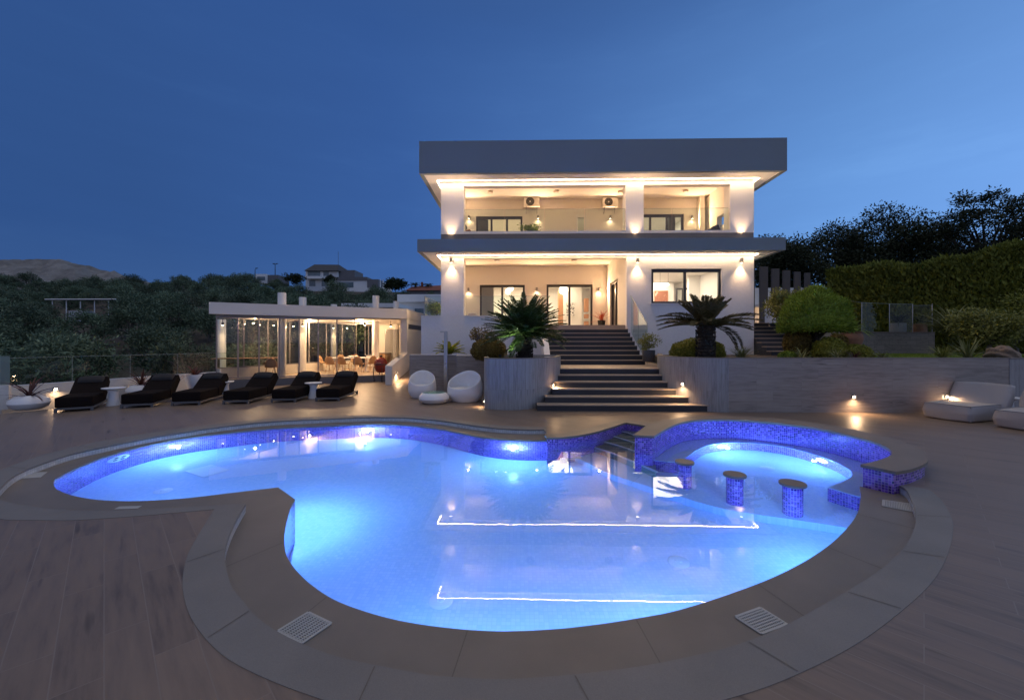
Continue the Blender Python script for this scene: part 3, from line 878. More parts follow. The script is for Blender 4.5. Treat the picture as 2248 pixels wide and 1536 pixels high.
# --- right block
winA = (X_(1430), X_(1584), Z_(666), Z_(591))
mb = MB(); wall_holes(mb, xb, xr, .6, z0s, YF, YF+.25, [winA]); part(mb, 'front_wall', M['plaster_rough'])
mb = MB(); mb.box(xr-.25, xr-.001, YF+.25, YR, .6, z0s); part(mb, 'side_wall', M['plaster_rough'])
mb = MB(); mb.box(winA[0]-.06, winA[1]+.06, YF-.05, YF+.24, winA[2]-.05, winA[2]-.003); part(mb, 'window_sill', M['white_paint'])
# porch side wall with the sliding door
def Yside(u): return xb/(((u-1124)/900.0-math.tan(YAW)))*1.0
dS = (19.2, 20.9, ZT, 4.87)
mb = MB(); wall_holes(mb, YF+.25, YB, ZT, 5.9, xb, xb+.25, [dS], axis='y'); part(mb, 'porch_side_wall', M['cream'])
# porch back wall
w1 = (X_(1053,YB), X_(1152,YB), ZT, Z_(625,YB)); w2 = (X_(1200,YB), X_(1301,YB), ZT, Z_(624.5,YB))
mb = MB(); wall_holes(mb, xl-.0, xb+.25, ZT, 5.9, YB, YB+.22, [w1, w2]); part(mb, 'porch_back_wall', M['cream'])
# upper back wall
u1 = (X_(1045,YB), X_(1147,YB), 6.42, Z_(474.5,YB)); u2 = (X_(1268,YB), X_(1282.5,YB), 6.9, Z_(479,YB)); u3 = (X_(1392,YB), X_(1501,YB), 6.42, Z_(472,YB))
mb = MB(); wall_holes(mb, xl, xr, 6.4, 9.42, YB, YB+.22, [u1, u2, u3]); part(mb, 'balcony_back_wall', M['cream'])
# upper right side wall with opening
mb = MB(); wall_holes(mb, YF+.55, YR, 6.4, 9.42, xr-.25, xr-.004, [(18.3, 20.35, 6.63, 8.0)], axis='y'); part(mb, 'balcony_side_wall', M['cream'])
mb = MB(); mb.box(X_(1530,YB), X_(1541,YB), YB-.35, YB-.002, 6.4, 9.42); part(mb, 'balcony_pier', M['cream'])
mb = MB(); mb.box(xl, xl+.22, YB+.22, YR, ZT, 9.42); part(mb, 'side_wall', M['plaster'])
mb = MB(); mb.box(xl, xr, YR, YR+.22, ZT, 9.42); part(mb, 'rear_wall', M['plaster'])

# --- rooms seen through the glass
def room(x0, x1, y0, y1, z0, z1, mat, floor_mat=None, front=False):
    b_ = MB()
    b_.add([(x0,y1,z0),(x1,y1,z0),(x1,y1,z1),(x0,y1,z1)], [(0,1,2,3)])
    b_.add([(x0,y0,z0),(x0,y1,z0),(x0,y1,z1),(x0,y0,z1)], [(0,1,2,3)])
    b_.add([(x1,y0,z0),(x1,y1,z0),(x1,y1,z1),(x1,y0,z1)], [(3,2,1,0)])
    b_.add([(x0,y0,z1),(x1,y0,z1),(x1,y1,z1),(x0,y1,z1)], [(0,1,2,3)])
    part(b_, 'room_wall', mat)
    b_ = MB(); b_.add([(x0,y0,z0+.003),(x1,y0,z0+.003),(x1,y1,z0+.003),(x0,y1,z0+.003)], [(0,1,2,3)])
    part(b_, 'room_floor', floor_mat or M['tread'])
room(xl+.23, xb+.2, YB+.22, YR-.02, ZT, 5.45, M['white_paint'])
room(xb+.26, xr-.26, YF+.26, YR-.03, ZT, 5.45, M['white_paint'])
room(xl+.23, X_(1215,YB), YB+.23, YR-.04, 6.4, 9.2, M['cream'])
room(X_(1215,YB)+.1, X_(1330,YB), YB+.23, YR-.04, 6.4, 9.2, M['cream'])
room(X_(1330,YB)+.1, xr-.27, YB+.23, YR-.04, 6.4, 9.2, M['white_paint'])
def light(name, kind, loc, power, color=WARM, size=.1, parent=None, rot=None, spot=None, blend=.4, sy=None):
    d = bpy.data.lights.new(name, kind); d.energy = power; d.color = color
    if kind in ('POINT', 'SPOT'): d.shadow_soft_size = size
    if kind == 'AREA':
        d.size = size
        if sy: d.shape = 'RECTANGLE'; d.size_y = sy
    if spot: d.spot_size = spot; d.spot_blend = blend
    o = bpy.data.objects.new(name, d); put(o, parent)
    o.location = Vector(loc) - (wpos(parent) if parent else Vector())
    if rot is not None: o.rotation_euler = rot
    return o
ROOMC = (1.0, .80, .56)
light('room_light', 'AREA', ((xl+xb)/2, 24.6, 5.4), 420, ROOMC, 5, house, sy=3)
light('room_light', 'AREA', ((xb+xr)/2, 22.5, 5.4), 300, (1, .84, .66), 3, house, sy=5)
light('room_light', 'AREA', (X_(1110,YB), 24.4, 9.15), 220, ROOMC, 3, house, sy=3)
light('room_light', 'AREA', (X_(1275,YB), 24.4, 9.15), 60, ROOMC, 1.2, house, sy=3)
light('room_light', 'AREA', (X_(1450,YB), 24.4, 9.15), 170, (1, .82, .62), 3, house, sy=3)

# --- windows and glazed doors
def glazing(name, x0, x1, z0, z1, Y, n=2, fw=.075, label=None, axis='x', parent=house, deep=.1, head=None, split=None):
    """dark aluminium sliding window: frame, then one pane per sash"""
    head = head or fw
    cuts = [x0] + (split or [x0+(x1-x0)*k/n for k in range(1, n)]) + [x1]
    b_ = MB()
    def bx(a0, a1, q0, q1, t0, t1):
        if axis == 'x': b_.box(a0, a1, t0, t1, q0, q1)
        else: b_.box(t0, t1, a0, a1, q0, q1)
    bx(x0, x0+fw, z0, z1, Y, Y+deep); bx(x1-fw, x1, z0, z1, Y, Y+deep)
    bx(x0+fw, x1-fw, z1-head, z1, Y, Y+deep); bx(x0+fw, x1-fw, z0, z0+fw*.8, Y, Y+deep)
    for c in cuts[1:-1]: bx(c-fw*.55, c+fw*.55, z0+fw*.8, z1-head, Y+.01, Y+deep-.01)
    fr = b_.build(name, M['alu_dark'], parent, bevel=.004)
    for k in range(len(cuts)-1):
        a0 = cuts[k] + (fw if k == 0 else fw*.55); a1 = cuts[k+1] - (fw if k == len(cuts)-2 else fw*.55)
        b_ = MB()
        y = Y+deep*.5
        if axis == 'x': b_.add([(a0,y,z0+fw*.8),(a1,y,z0+fw*.8),(a1,y,z1-head),(a0,y,z1-head)], [(0,1,2,3)])
        else: b_.add([(y,a0,z0+fw*.8),(y,a1,z0+fw*.8),(y,a1,z1-head),(y,a0,z1-head)], [(3,2,1,0)])
        b_.build('pane', M['glass'], fr)
    if label: fr['label'] = label
    return fr
glazing('window', winA[0]+.002, winA[1]-.002, winA[2]+.002, winA[3]-.002, YF+.06, 2, .10, split=[X_(1505)], head=.14)
glazing('sliding_door', w1[0]+.002, w1[1]-.002, w1[2]+.003, w1[3]-.002, YB+.05, 2, .1, head=.13)
glazing('sliding_door', w2[0]+.002, w2[1]-.002, w2[2]+.003, w2[3]-.002, YB+.05, 2, .1, head=.13)
glazing('sliding_door', dS[0]+.002, dS[1]-.002, dS[2]+.003, dS[3]-.002, xb+.07, 2, .09, axis='y')
glazing('sliding_door', u1[0]+.002, u1[1]-.002, u1[2], u1[3]-.002, YB+.05, 3, .1, head=.14)
glazing('sliding_door', u3[0]+.002, u3[1]-.002, u3[2], u3[3]-.002, YB+.05, 3, .1, head=.14)
# small panel door with a lit pane upstairs
mb = MB(); wall_holes(mb, X_(1264.5,YB), X_(1287,YB), 6.42, Z_(472,YB), YB-.03, YB-.003, [u2]); dr = part(mb, 'balcony_door', M['white_paint'])
mb = MB(); mb.add([(u2[0],YB-.01,u2[2]),(u2[1],YB-.01,u2[2]),(u2[1],YB-.01,u2[3]),(u2[0],YB-.01,u2[3])], [(0,1,2,3)]); mb.build('pane', M['glass'], dr)
mb = MB(); mb.box(X_(1266,YB)-.0, X_(1266,YB)+.03, YB-.09, YB-.031, 7.35, 7.5); mb.build('handle', M['steel'], dr)

# --- warm light strips under both overhangs
def strip_light(z, ul, ur, parent=house):
    x0, x1 = X_(ul, YF-.2), X_(ur, YF-.2)
    b_ = MB()
    z -= .003
    for a0, a1, c0, c1 in ((x0, x1, YF-.205, YF-.175), (x0, x0+.03, YF-.175, YF+1.6), (x1-.03, x1, YF-.175, YF+1.6)):
        b_.add([(a0, c0, z), (a1, c0, z), (a1, c1, z), (a0, c1, z)], [(3, 2, 1, 0)])
    return b_.build('light_strip', M['led'], parent)
strip_light(zs, 959.5, 1667)
strip_light(z0s, 959.5, 1665)

# --- glass balustrades of the villa
def glass_rail(name, path, z0, z1, parent, mat=None, cuts=0, edge=True, label=None):
    """upright glass sheet along a straight run with a polished top edge"""
    mat = mat or M['glass_rail']
    (ax, ay), (bx_, by) = path
    L = math.hypot(bx_-ax, by-ay); t = ((bx_-ax)/L, (by-ay)/L)
    n = max(1, cuts)
    g_ = None
    for k in range(n):
        a = L*k/n + .012; b = L*(k+1)/n - .012
        b_ = MB(); p = (ax+t[0]*a, ay+t[1]*a); q_ = (ax+t[0]*b, ay+t[1]*b)
        b_.add([(p[0],p[1],z0),(q_[0],q_[1],z0),(q_[0],q_[1],z1),(p[0],p[1],z1)], [(0,1,2,3)])
        gp = b_.build(name, mat, parent)
        if edge:
            b_ = MB(); c = ((p[0]+q_[0])/2, (p[1]+q_[1])/2)
            b_.obox(c, t, (-t[1], t[0]), (b-a)/2, .008, z1, z1+.012)
            b_.obox((p[0]+t[0]*.004, p[1]+t[1]*.004), t, (-t[1], t[0]), .004, .006, z0, z1)
            b_.build('polished_edge', M['glass_edge'], gp)
    return gp
zr0, zr1 = Z_(507.5), Z_(458.5)
glass_rail('glass_panel', ((X_(1018)+.01, YF+.1), (X_(1374)-.01, YF+.1)), zr0, zr1, house, cuts=4)
glass_rail('glass_panel', ((X_(1413)+.01, YF+.1), (X_(1603)-.01, YF+.1)), zr0, zr1, house, cuts=3)
glass_rail('glass_panel', ((xr-.12, 18.35), (xr-.12, 20.3)), 6.63, 7.55, house)
gz0, gz1 = Z_(692.5), Z_(649.5)
glass_rail('glass_panel', ((X_(1018)+.01, YF+.12), (stx0-.02, YF+.12)), gz0, gz1, house, cuts=2)
glass_rail('glass_panel', ((wl_+.12, YF+.12), (X_(968)-.01, YF+.12)), gz0, gz1, house)
glass_rail('glass_panel', ((wl_+.12, YF+.14), (wl_+.12, YR-1)), gz0, gz1, house, cuts=4)

# ceiling light fittings
def ceiling_lamp(p, label, parent=None):
    t_ = thing('ceiling_light', label, 'ceiling light', p, 0, 'round ceiling lights of the balcony and porch')
    b_ = MB(); b_.lathe([(0, p[2]-.075), (.12, p[2]-.075), (.13, p[2]-.06), (.13, p[2])], (p[0], p[1]), 24); b_.build('housing', M['ceiling_fit'], t_, smooth=True)
    b_ = MB(); b_.disc((p[0], p[1]), .095, p[2]-.078); b_.Fc = [f[::-1] for f in b_.Fc]; b_.build('diffuser', M['white_plastic'], t_)
for u, v, z, lab in [(1076,420,9.42,'round ceiling light on the balcony ceiling nearest the outer left column'),(1221,419,9.42,'round ceiling light on the balcony ceiling between the two air conditioners'),(1362,420,9.42,'round ceiling light on the balcony ceiling beside the middle column'),(1505,418,9.42,'round ceiling light over the right bay of the balcony')]:
    d = ray(u, v); t = (z-EYE)/d.z; ceiling_lamp((d.x*t, d.y*t, z), lab)
for u, v, lab in [(1091,569.3,'round ceiling light on the porch ceiling above the first glazed door'),(1260,569.3,'round ceiling light on the porch ceiling above the stair')]:
    d = ray(u, v); t = (5.9-EYE)/d.z; ceiling_lamp((d.x*t, d.y*t, 5.9), lab)

# --- wall lamps: cylinder shade, glowing lens, and a real lamp in it
def wall_lamp(x, y, z, label, group, power=26, r=.055, h=.17, wall=1, up=False, glow=0, cone=R(150)):
    """cylinder lamp on a wall that lies at larger y"""
    L = thing('wall_lamp', label, 'wall lamp', (x, y, z), 0, group)
    yc = y - r - .05
    b_ = MB(); b_.lathe([(r*.86, z-h/2), (r, z-h/2), (r, z+h/2), (0, z+h/2)] if not up else [(0, z-h/2), (r, z-h/2), (r, z+h/2), (r*.86, z+h/2)], (x, yc), 20)
    b_.build('shade', M['alu_grey'], L, smooth=True)
    b_ = MB(); b_.box(x-.03, x+.03, yc+r*.8, y-.002, z-.04, z+.04); b_.build('bracket', M['alu_grey'], L)
    b_ = MB(); zz = z-h/2+.012 if not up else z+h/2-.012
    b_.disc((x, yc), r*.85, zz)
    if not up: b_.Fc = [f[::-1] for f in b_.Fc]
    b_.build('lens', M['lamp_glow'], L)
    rot = (0, 0, 0) if not up else (math.pi, 0, 0)
    light('lamp_light', 'SPOT', (x, yc, zz-.02 if not up else zz+.02), power, WARM, .03, L, rot, cone, 1.0)
    if glow:
        light('lamp_light', 'SPOT', (x, yc-r-.02, zz-.03), glow, WARM, .03, L, (R(-90), 0, math.pi) if False else (R(90), 0, math.pi), R(176), .3)
    return L
g1 = 'wall lamps along the back wall of the balcony'
for u, v, lab in [(1030,478,'lit wall lamp on the balcony back wall at its far left end'),(1181,478,'lit wall lamp under the first air conditioner on the balcony'),(1339,478,'lit wall lamp under the second air conditioner on the balcony'),(1518,478,'lit wall lamp in the right bay of the balcony')]:
    p = on_Y(u, v, YB); wall_lamp(p.x, YB, p.z, lab, g1, 10, glow=165)
g2 = 'wall lamps along the porch back wall'
for u, v, lab in [(1029,636,'lit cylinder lamp at the left end of the porch back wall'),(1178,635,'lit cylinder lamp on the porch wall between the two glazed doors'),(1314,635,'lit cylinder lamp on the porch wall above the coral plant')]:
    p = on_Y(u, v, YB); wall_lamp(p.x, YB, p.z, lab, g2, 14, glow=170)
g3 = 'cylinder lamps on the front face of the villa'
for u, v, lab in [(991.5,573,'lit cylinder lamp at the top of the lower left column'),(1398,573,'lit cylinder lamp on the front wall at the left of the big window'),(1625,573,'lit cylinder lamp on the front wall at the right of the big window')]:
    p = on_Y(u, v, YF); wall_lamp(p.x, YF, p.z, lab, g3, 130, .07, .2, cone=R(85))
g4 = 'uplights at the feet of the balcony columns'
for u, lab in [(990.5,'small uplight at the foot of the upper left column'),(1394.5,'small uplight at the foot of the upper middle column'),(1627,'small uplight at the foot of the upper right column')]:
    x = X_(u)
    L = thing('uplight', lab, 'uplight', (x, YF-.14, z1s), 0, g4)
    b_ = MB(); b_.lathe([(.06, z1s), (.06, z1s+.07), (.05, z1s+.07)], (x, YF-.14), 20); b_.build('housing', M['alu_grey'], L, smooth=True)
    b_ = MB(); b_.disc((x, YF-.14), .05, z1s+.06); b_.build('lens', M['lamp_glow'], L)
    light('lamp_light', 'SPOT', (x, YF-.14, z1s+.09), 170, WARM, .03, L, (math.pi+R(6), 0, 0), R(70), .8)

# --- air conditioners on the balcony wall
def aircon(u0, u1, v0, v1, label):
    a = on_Y(u0, v1, YB); b = on_Y(u1, v0, YB)
    A = thing('air_conditioner', label, 'air conditioner', (a.x, YB, a.z), 0, 'outdoor air conditioning units')
    b_ = MB(); b_.box(a.x, b.x, YB-.34, YB-.05, a.z, b.z); b_.build('casing', M['cream'], A, bevel=.015)
    cx, cz, r = a.x+(b.x-a.x)*.40, (a.z+b.z)/2, (b.z-a.z)*.42
    f_ = MB(); n = 28
    vs = [(cx+r*math.cos(2*math.pi*k/n), YB-.343, cz+r*math.sin(2*math.pi*k/n)) for k in range(n)]
    f_.add(vs, [tuple(range(n))]); f_.build('fan_opening', M['black'], A)
    f_ = MB()
    for q_ in (1, .75, .5, .25):
        f_.tube([(cx+r*q_*math.cos(2*math.pi*k/24), YB-.35, cz+r*q_*math.sin(2*math.pi*k/24)) for k in range(25)], .006, 5, False)
    for k in range(8):
        an = math.pi*k/4; f_.tube([(cx, YB-.352, cz), (cx+r*math.cos(an), YB-.352, cz+r*math.sin(an))], .005, 4)
    f_.build('fan_guard', M['alu_grey'], A)
    f_ = MB(); f_.lathe([(0, 0), (r*.16, 0), (r*.16, .02)], n=14); f_.V = [(cx+x, YB-.36+z, cz+y) for x, y, z in f_.V]; f_.build('fan_hub', M['white_plastic'], A)
    f_ = MB()
    for xx in (a.x+.12, b.x-.12):
        f_.box(xx-.02, xx+.02, YB-.36, YB-.003, a.z-.04, a.z-.003); f_.tube([(xx, YB-.3, a.z-.03), (xx, YB-.02, a.z-.28)], .015, 6)
    f_.build('bracket', M['alu_grey'], A)
aircon(1150, 1183.5, 436.5, 458, 'air conditioner on the balcony wall above the plain wall, nearer the left door')
aircon(1320, 1353, 437.5, 458.5, 'air conditioner on the balcony wall close to the middle column')

# ================================================================== MAIN STAIR
RIS = .175
D0, G1, LAND, G2 = 11.26, .365, 2.13, .329
nose = {}
for n in range(1, 16):
    nose[n] = D0+(n-1)*G1 if n <= 6 else D0+5*G1+LAND+(n-7)*G2
stair = thing('staircase', 'wide dark stone staircase rising from the pool deck to the porch', 'staircase', (3, 14, 0))
LX = {1:1179, 2:1196, 3:1212, 4:1216, 5:1216, 6:1216}
RX = {1:1557, 2:1538, 3:1512, 4:1496, 5:1485, 6:1475}
sx0, sx1 = X_(1203, 16.5), 4.64
for n in range(1, 16):
    y = nose[n]
    y1 = (nose[n+1] if n < 15 else YF+.9) + .06
    if n <= 6: a, b = XY(LX[n], y), XY(RX[n], y)
    else: a, b = sx0, sx1
    if n == 6: y1 = nose[7]+.06
    mb = MB(); mb.box(a+.004*n, b-.004*n, y+.02, y1, max(-.02, (n-2)*RIS) if n > 1 else -.02, n*RIS-.03)
    st = mb.build('step', M['step_dark'], stair)
    mb = MB(); mb.box(a+.004*n-.002, b-.004*n+.002, y, y1-.002, n*RIS-.03, n*RIS+.001*0)
    mb.build('tread', M['tread'], st, bevel=.004)
# landing beside the stair and white cheek wall on its left
mb = MB(); mb.box(sx1+.002, XY(1500,14), nose[6]+.04, YF-.002, .3, 6*RIS-.004); mb.build('landing', M['tread'], stair)
mb = MB()
prof = [(nose[7]-.25, 1.0), (nose[7]-.25, 7*RIS+.0), (YF, 15*RIS+.05), (YF, 1.0)]
xs = (sx0-.22, sx0-.003)
vs = [(xs[0], y, z) for y, z in prof] + [(xs[1], y, z) for y, z in prof]
mb.add(vs, [(0,1,2,3), (7,6,5,4), (0,4,5,1), (1,5,6,2), (2,6,7,3), (3,7,4,0)])
mb.build('cheek_wall', M['plaster'], stair)
# glass side panels of the upper flight
def slope_glass(name, x, ya, za0, za1, yb, zb0, zb1, parent, mat, n=1):
    for k in range(n):
        f0, f1 = k/n+.004, (k+1)/n-.004
        y0, y1 = ya+(yb-ya)*f0, ya+(yb-ya)*f1
        q = lambda f, a, b: a+(b-a)*f
        b_ = MB(); b_.add([(x,y0,q(f0,za0,zb0)),(x,y1,q(f1,za0,zb0)),(x,y1,q(f1,za1,zb1)),(x,y0,q(f0,za1,zb1))], [(0,1,2,3)])
        gp = b_.build(name, mat, parent)
        b_ = MB(); b_.tube([(x,y0,q(f0,za1,zb1)+.01),(x,y1,q(f1,za1,zb1)+.01)], .016, 6); b_.tube([(x,y0,q(f0,za0,zb0)),(x,y0,q(f0,za1,zb1))], .009, 6)
        b_.build('polished_edge', M['glass_edge'], gp)
slope_glass('glass_panel', sx1+.05, nose[7]+.02, 6*RIS+.03, Z_(712, nose[7]), YF-.1, 15*RIS-.3, Z_(650, YF), stair, M['glass_green'], 2)

# ================================================================== PLANTERS AND GARDEN WALLS
PZ = 1.42
L_px = [(1063,12.6),(1063,11.95),(1064.5,11.75),(1075,11.56),(1098,11.43),(1130,11.41),(1160,11.55),(1183,11.8),(1203,12.1),(1218,12.45),(1227,12.85),(1231,13.3)]
Lp = smooth_path([at_d(u, 750, d)[:2] for u, d in L_px], 5)
back_l = [(Lp[-1][0], 15.2), (Lp[0][0], 15.2)]
pl = thing('curved_planter', 'tall rounded planter clad in upright wood-look tiles at the left of the stair', 'planter', (XY(1146, 12.5), 12.5, 0))
inner = offset_path(Lp, .14)
mb = MB(); mb.strip(Lp, 0, PZ); mb.strip(offset_path(Lp, .14)[::-1], PZ-.15, PZ); mb.strip([back_l[0], back_l[1], Lp[0]], 0, PZ); mb.strip([Lp[-1], back_l[0]], 0, PZ)
mb.build('wall', M['clad_up'], pl)
mb = MB(); mb.prism(Lp + rev(inner), PZ, PZ+.022); mb.build('rim', M['stone_cap'], pl)
mb = MB(); mb.prism(inner + [(back_l[0][0]-.05, 15.15), (back_l[1][0]+.05, 15.15)], PZ-.2, PZ-.08, bottom=False, sides=False); mb.build('soil', M['soil'], pl)

R_px = [(1443,15.4),(1443,13.6),(1445,13.2),(1449,12.85),(1458,12.5),(1471,12.15),(1488,11.85),(1508,11.58),(1530,11.35),(1552,11.18),(1575,11.08),(1600,11.05)]
Rp = smooth_path([at_d(u, 750, d)[:2] for u, d in R_px], 5)
yw = Rp[-1][1]
xe = 13.0
wallr = thing('garden_wall', 'long garden wall of wood-look boards at the right of the stair, with a rounded end', 'wall', (8, yw, 0))
ZW = 1.45
mb = MB(); mb.strip(Rp, 0, ZW); mb.build('curved_end', M['clad_up'], wallr)
mb = MB(); mb.box(Rp[-1][0], xe, yw, yw+.22, -.05, ZW); mb.build('long_wall', M['clad_long'], wallr)
xe2 = 19.0
mb = MB(); mb.strip([(xe, yw-.012), (xe2, yw-.35)], -.05, ZW); mb.strip([(xe, yw+.1), (xe, yw-.012)], -.05, ZW); mb.build('upright_cladding', M['clad_up'], wallr)
ri = offset_path(Rp, -.16)
ri = offset_path(Rp, .16)
mb = MB(); mb.prism(rev(Rp)+ri, ZW, ZW+.02); mb.box(Rp[-1][0]+.002, xe, yw-.012, yw+.24, ZW, ZW+.02); mb.prism([(xe+.002, yw-.03), (xe2, yw-.37), (xe2, yw-.1), (xe+.002, yw+.23)], ZW, ZW+.02)
mb.build('wall_cap', M['stone_cap'], wallr)
mb = MB(); mb.prism([(ri[0][0]+.0, YF-.01)] + ri + [(ri[-1][0], yw+.2), (xe2, yw+.2), (xe2, 14), (xr+.05, 14), (xr+.05, YF-.01)], ZW-.3, ZW-.1, bottom=False, sides=False)
mb.build('soil', M['soil'], wallr)

lw = thing('low_wall', 'low dark wood-look wall behind the white pod chairs', 'wall', (XY(980,15.6), 15.6, 0))
mb = MB(); mb.box(XY(899,15.75), XY(1003,15.75), 15.75, 15.95, -.03, 1.385); mb.build('dark_section', M['clad_long'], lw)
mb = MB(); mb.box(XY(1002,15.45), XY(1080,15.45), 15.45, 15.73, -.03, 1.365); mb.build('front_section', M['clad_long'], lw)
mb = MB(); mb.box(XY(899,15.75)-.01, XY(1003,15.75), 15.735, 15.97, 1.385, 1.41); mb.box(XY(1002,15.45)-.01, XY(1080,15.45), 15.43, 15.733, 1.365, 1.39); mb.build('wall_cap', M['cream'], lw)
mb = MB(); mb.prism([(XY(899,15.96), 15.96), (XY(1075,15.96), 15.96), (XY(1075,17.5), YF-.02), (wl_-.3, YF-.02)], 1.0, 1.3, bottom=False, sides=False); mb.build('soil', M['soil'], lw)

# --- small step lights set low in the walls
def step_light(p, n, label, power=9, w=.075, parent=None, h=.06):
    """square recess lamp on a wall point p, outward normal n: hood, lens, light thrown down and out"""
    n = Vector((n[0], n[1], 0)).normalized(); t = Vector((-n.y, n.x, 0))
    p = Vector(p)
    L = thing('step_light', label, 'step light', p, 0, 'square step lights low in the walls')
    b_ = MB()
    c = p + n*.022
    b_.obox(c, t, n, w/2+.016, .022, p.z+h/2, p.z+h/2+.03)
    b_.obox(c - t*(w/2+.008), t, n, .008, .022, p.z-h/2, p.z+h/2)
    b_.obox(c + t*(w/2+.008), t, n, .008, .022, p.z-h/2, p.z+h/2)
    b_.build('hood', M['alu_grey'], L)
    b_ = MB(); b_.obox(p + n*.01, t, n, w/2, .008, p.z-h/2, p.z+h/2); b_.build('lens', M['lamp_glow'], L)
    lo = light('lamp_light', 'SPOT', p + n*.09 + Vector((0,0,.0)), power, WARM, .03, L, None, R(165), .9)
    d = n*.55 + Vector((0, 0, -1)); lo.rotation_euler = d.to_track_quat('-Z', 'Y').to_euler()
    return L
def on_path(path, u, v, dist):
    p = at_d(u, v, dist); q, t = nearest(path, (p.x, p.y))
    n = Vector((t.y, -t.x))
    return Vector((q.x, q.y, p.z)), n
p, n = on_path(Lp, 1213, 845.5, 12.3); step_light(p, n, 'step light on the rounded planter at the left of the stair', 42)
p, n = on_path(Lp, 1063.5, 881, 11.95); step_light(p, (-1, 0), 'step light low on the rounded planter behind the pod loveseat', 10)
p, n = on_path(Rp, 1499, 843, 11.7); step_light(p, n, 'step light on the rounded wall end at the right of the stair', 42)
p = on_Y(1873, 871, yw); step_light((p.x, yw, p.z), (0, -1), 'step light on the long garden wall above bare deck', 48)
p = on_Y(2074, 870.5, yw); step_light((p.x, yw-.03, p.z), (0, -1), 'step light on the garden wall behind the linen lounger', 26)

# ================================================================== FENCE ON THE LEFT
def A2(u, d): return Vector(at_d(u, 750, d)[:2])
Fa, Fb = A2(85, 12.39), A2(540, 18.6)
fd = (Fb-Fa).normalized(); fn = Vector((fd.y, -fd.x))         # fn points to the deck
fence = thing('glass_fence', 'low cream wall topped with clear glass panels along the left edge of the deck', 'fence', (Fa.x, Fa.y, 0))
f0, f1 = Fa - fd*.75, Fb + fd*.3
cc = (f0+f1)/2 - fn*.11; hl = (f1-f0).length/2
mb = MB(); mb.obox(cc, fd, fn, hl, .11, -1.6, .60); mb.build('wall', M['cream'], fence)
mb = MB(); mb.obox(cc, fd, fn, hl+.01, .125, .60, .625); mb.build('wall_cap', M['white_paint'], fence)
a_, b_2 = f0-fn*.1, f1-fn*.1
glass_rail('glass_panel', ((a_.x, a_.y), (b_2.x, b_2.y)), .63, 1.42, fence, cuts=5)
# frosted screen at the frame's left edge
g0 = A2(22, 11.6); g1_ = g0 + Vector((-1.6, -1.2))
scr = thing('frosted_screen', 'frosted green glass screen on a pale base at the left end of the fence', 'screen', (g0.x, g0.y, 0))
dd = (g1_-g0).normalized(); nn = Vector((-dd.y, dd.x))
mb = MB(); mb.obox((g0+g1_)/2, dd, nn, 1.0, .09, 0, .68); mb.build('base', M['cream'], scr)
mb = MB(); mb.add([(g0.x,g0.y,.69),(g1_.x,g1_.y,.69),(g1_.x,g1_.y,1.5),(g0.x,g0.y,1.5)], [(0,1,2,3)]); gp = mb.build('glass_panel', M['glass_milky'], scr)
pc = g0 + dd*.22 + (nn if nn.y < 0 else -nn)*.092
b_ = MB(); b_.lathe([(0,.03),(.05,.03),(.06,0)], n=20); q = Vector((0,0,1)).rotation_difference(Vector(((nn if nn.y < 0 else -nn).x, (nn if nn.y < 0 else -nn).y, 0)))
b_.V = [tuple(Vector((pc.x, pc.y, .42)) + q @ Vector(v)) for v in b_.V]; b_.build('round_fitting', M['chrome'], scr, smooth=True)
def fence_light(u, d, z, lab):
    p = A2(u, d); t = (p-Fa).dot(fd); q = Fa + fd*t
    step_light((q.x, q.y, z), fn, lab, 18)
fence_light(124, 12.7, .43, 'step light on the cream fence wall beside the first lounger')
fence_light(531, 18.4, .44, 'step light on the cream fence wall near the glass pavilion')
fence_light(330, 15.2, .43, 'step light on the cream fence wall hidden behind the second lounger')

# ================================================================== GLASS PAVILION
PA, PB = A2(475, 17.3), A2(884, 20.2)
pe = (PB-PA).normalized(); pm = Vector((-pe.y, pe.x))
PF = .30
pav = thing('glass_pavilion', 'flat roofed dining pavilion with glass walls and white round columns', 'pavilion', ((PA.x+PB.x)/2, (PA.y+PB.y)/2+2, 0))
RL, RR = A2(458.5, 16.9), A2(893, 20.5)
XR = RR.x
back_y = 27.0
lback = PA + fd*9.5
roof_poly = [tuple(RL), tuple(RR), (XR, back_y), (lback.x-.4, back_y)]
mb = MB(); mb.prism(roof_poly, 3.05, 3.54); part_ = mb.build('roof', M['cream'], pav)
mb = MB(); mb.prism([(PA.x, PA.y), (PB.x-.3, PB.y), (XR-.4, back_y-.4), (lback.x, back_y-.4)], 3.0, 3.045, sides=False, top=False); mb.build('ceiling', M['white_paint'], pav)
floor_poly = [tuple(PA-pm*.25), tuple(PB-pm*.25), (XR-.01, back_y-.1), (lback.x-.2, back_y-.1)]
mb = MB(); mb.prism(floor_poly, -1.5, PF, bottom=False); mb.build('base', M['grey_plaster'], pav)
mb = MB(); mb.prism([tuple(PA), tuple(PB), (XR-.05, back_y-.15), (lback.x, back_y-.15)], PF, PF+.004, bottom=False, sides=False); mb.build('floor', M['tread'], pav)
# right hand wall with its front pier and slot
yb0 = RR.y+.12
mb = MB(); mb.box(XR-.36, XR-.02, yb0, back_y-.1, -.05, 3.045); mb.build('end_wall', M['cream'], pav)
mb = MB(); mb.box(XR-.06, XR-.012, yb0+.25, yb0+3.4, 2.55, 2.80); mb.build('louvre_slot', M['alu_dark'], pav)
# back wall: solid at the right, glass at the left
bx0 = -9.4
mb = MB(); mb.box(bx0, XR-.36, back_y-.6, back_y-.35, PF, 3.045); mb.build('back_wall', M['cream'], pav)
mb = MB(); mb.box(-8.25, -7.45, back_y-.64, back_y-.603, PF, 2.45); mb.build('door', M['white_paint'], pav)
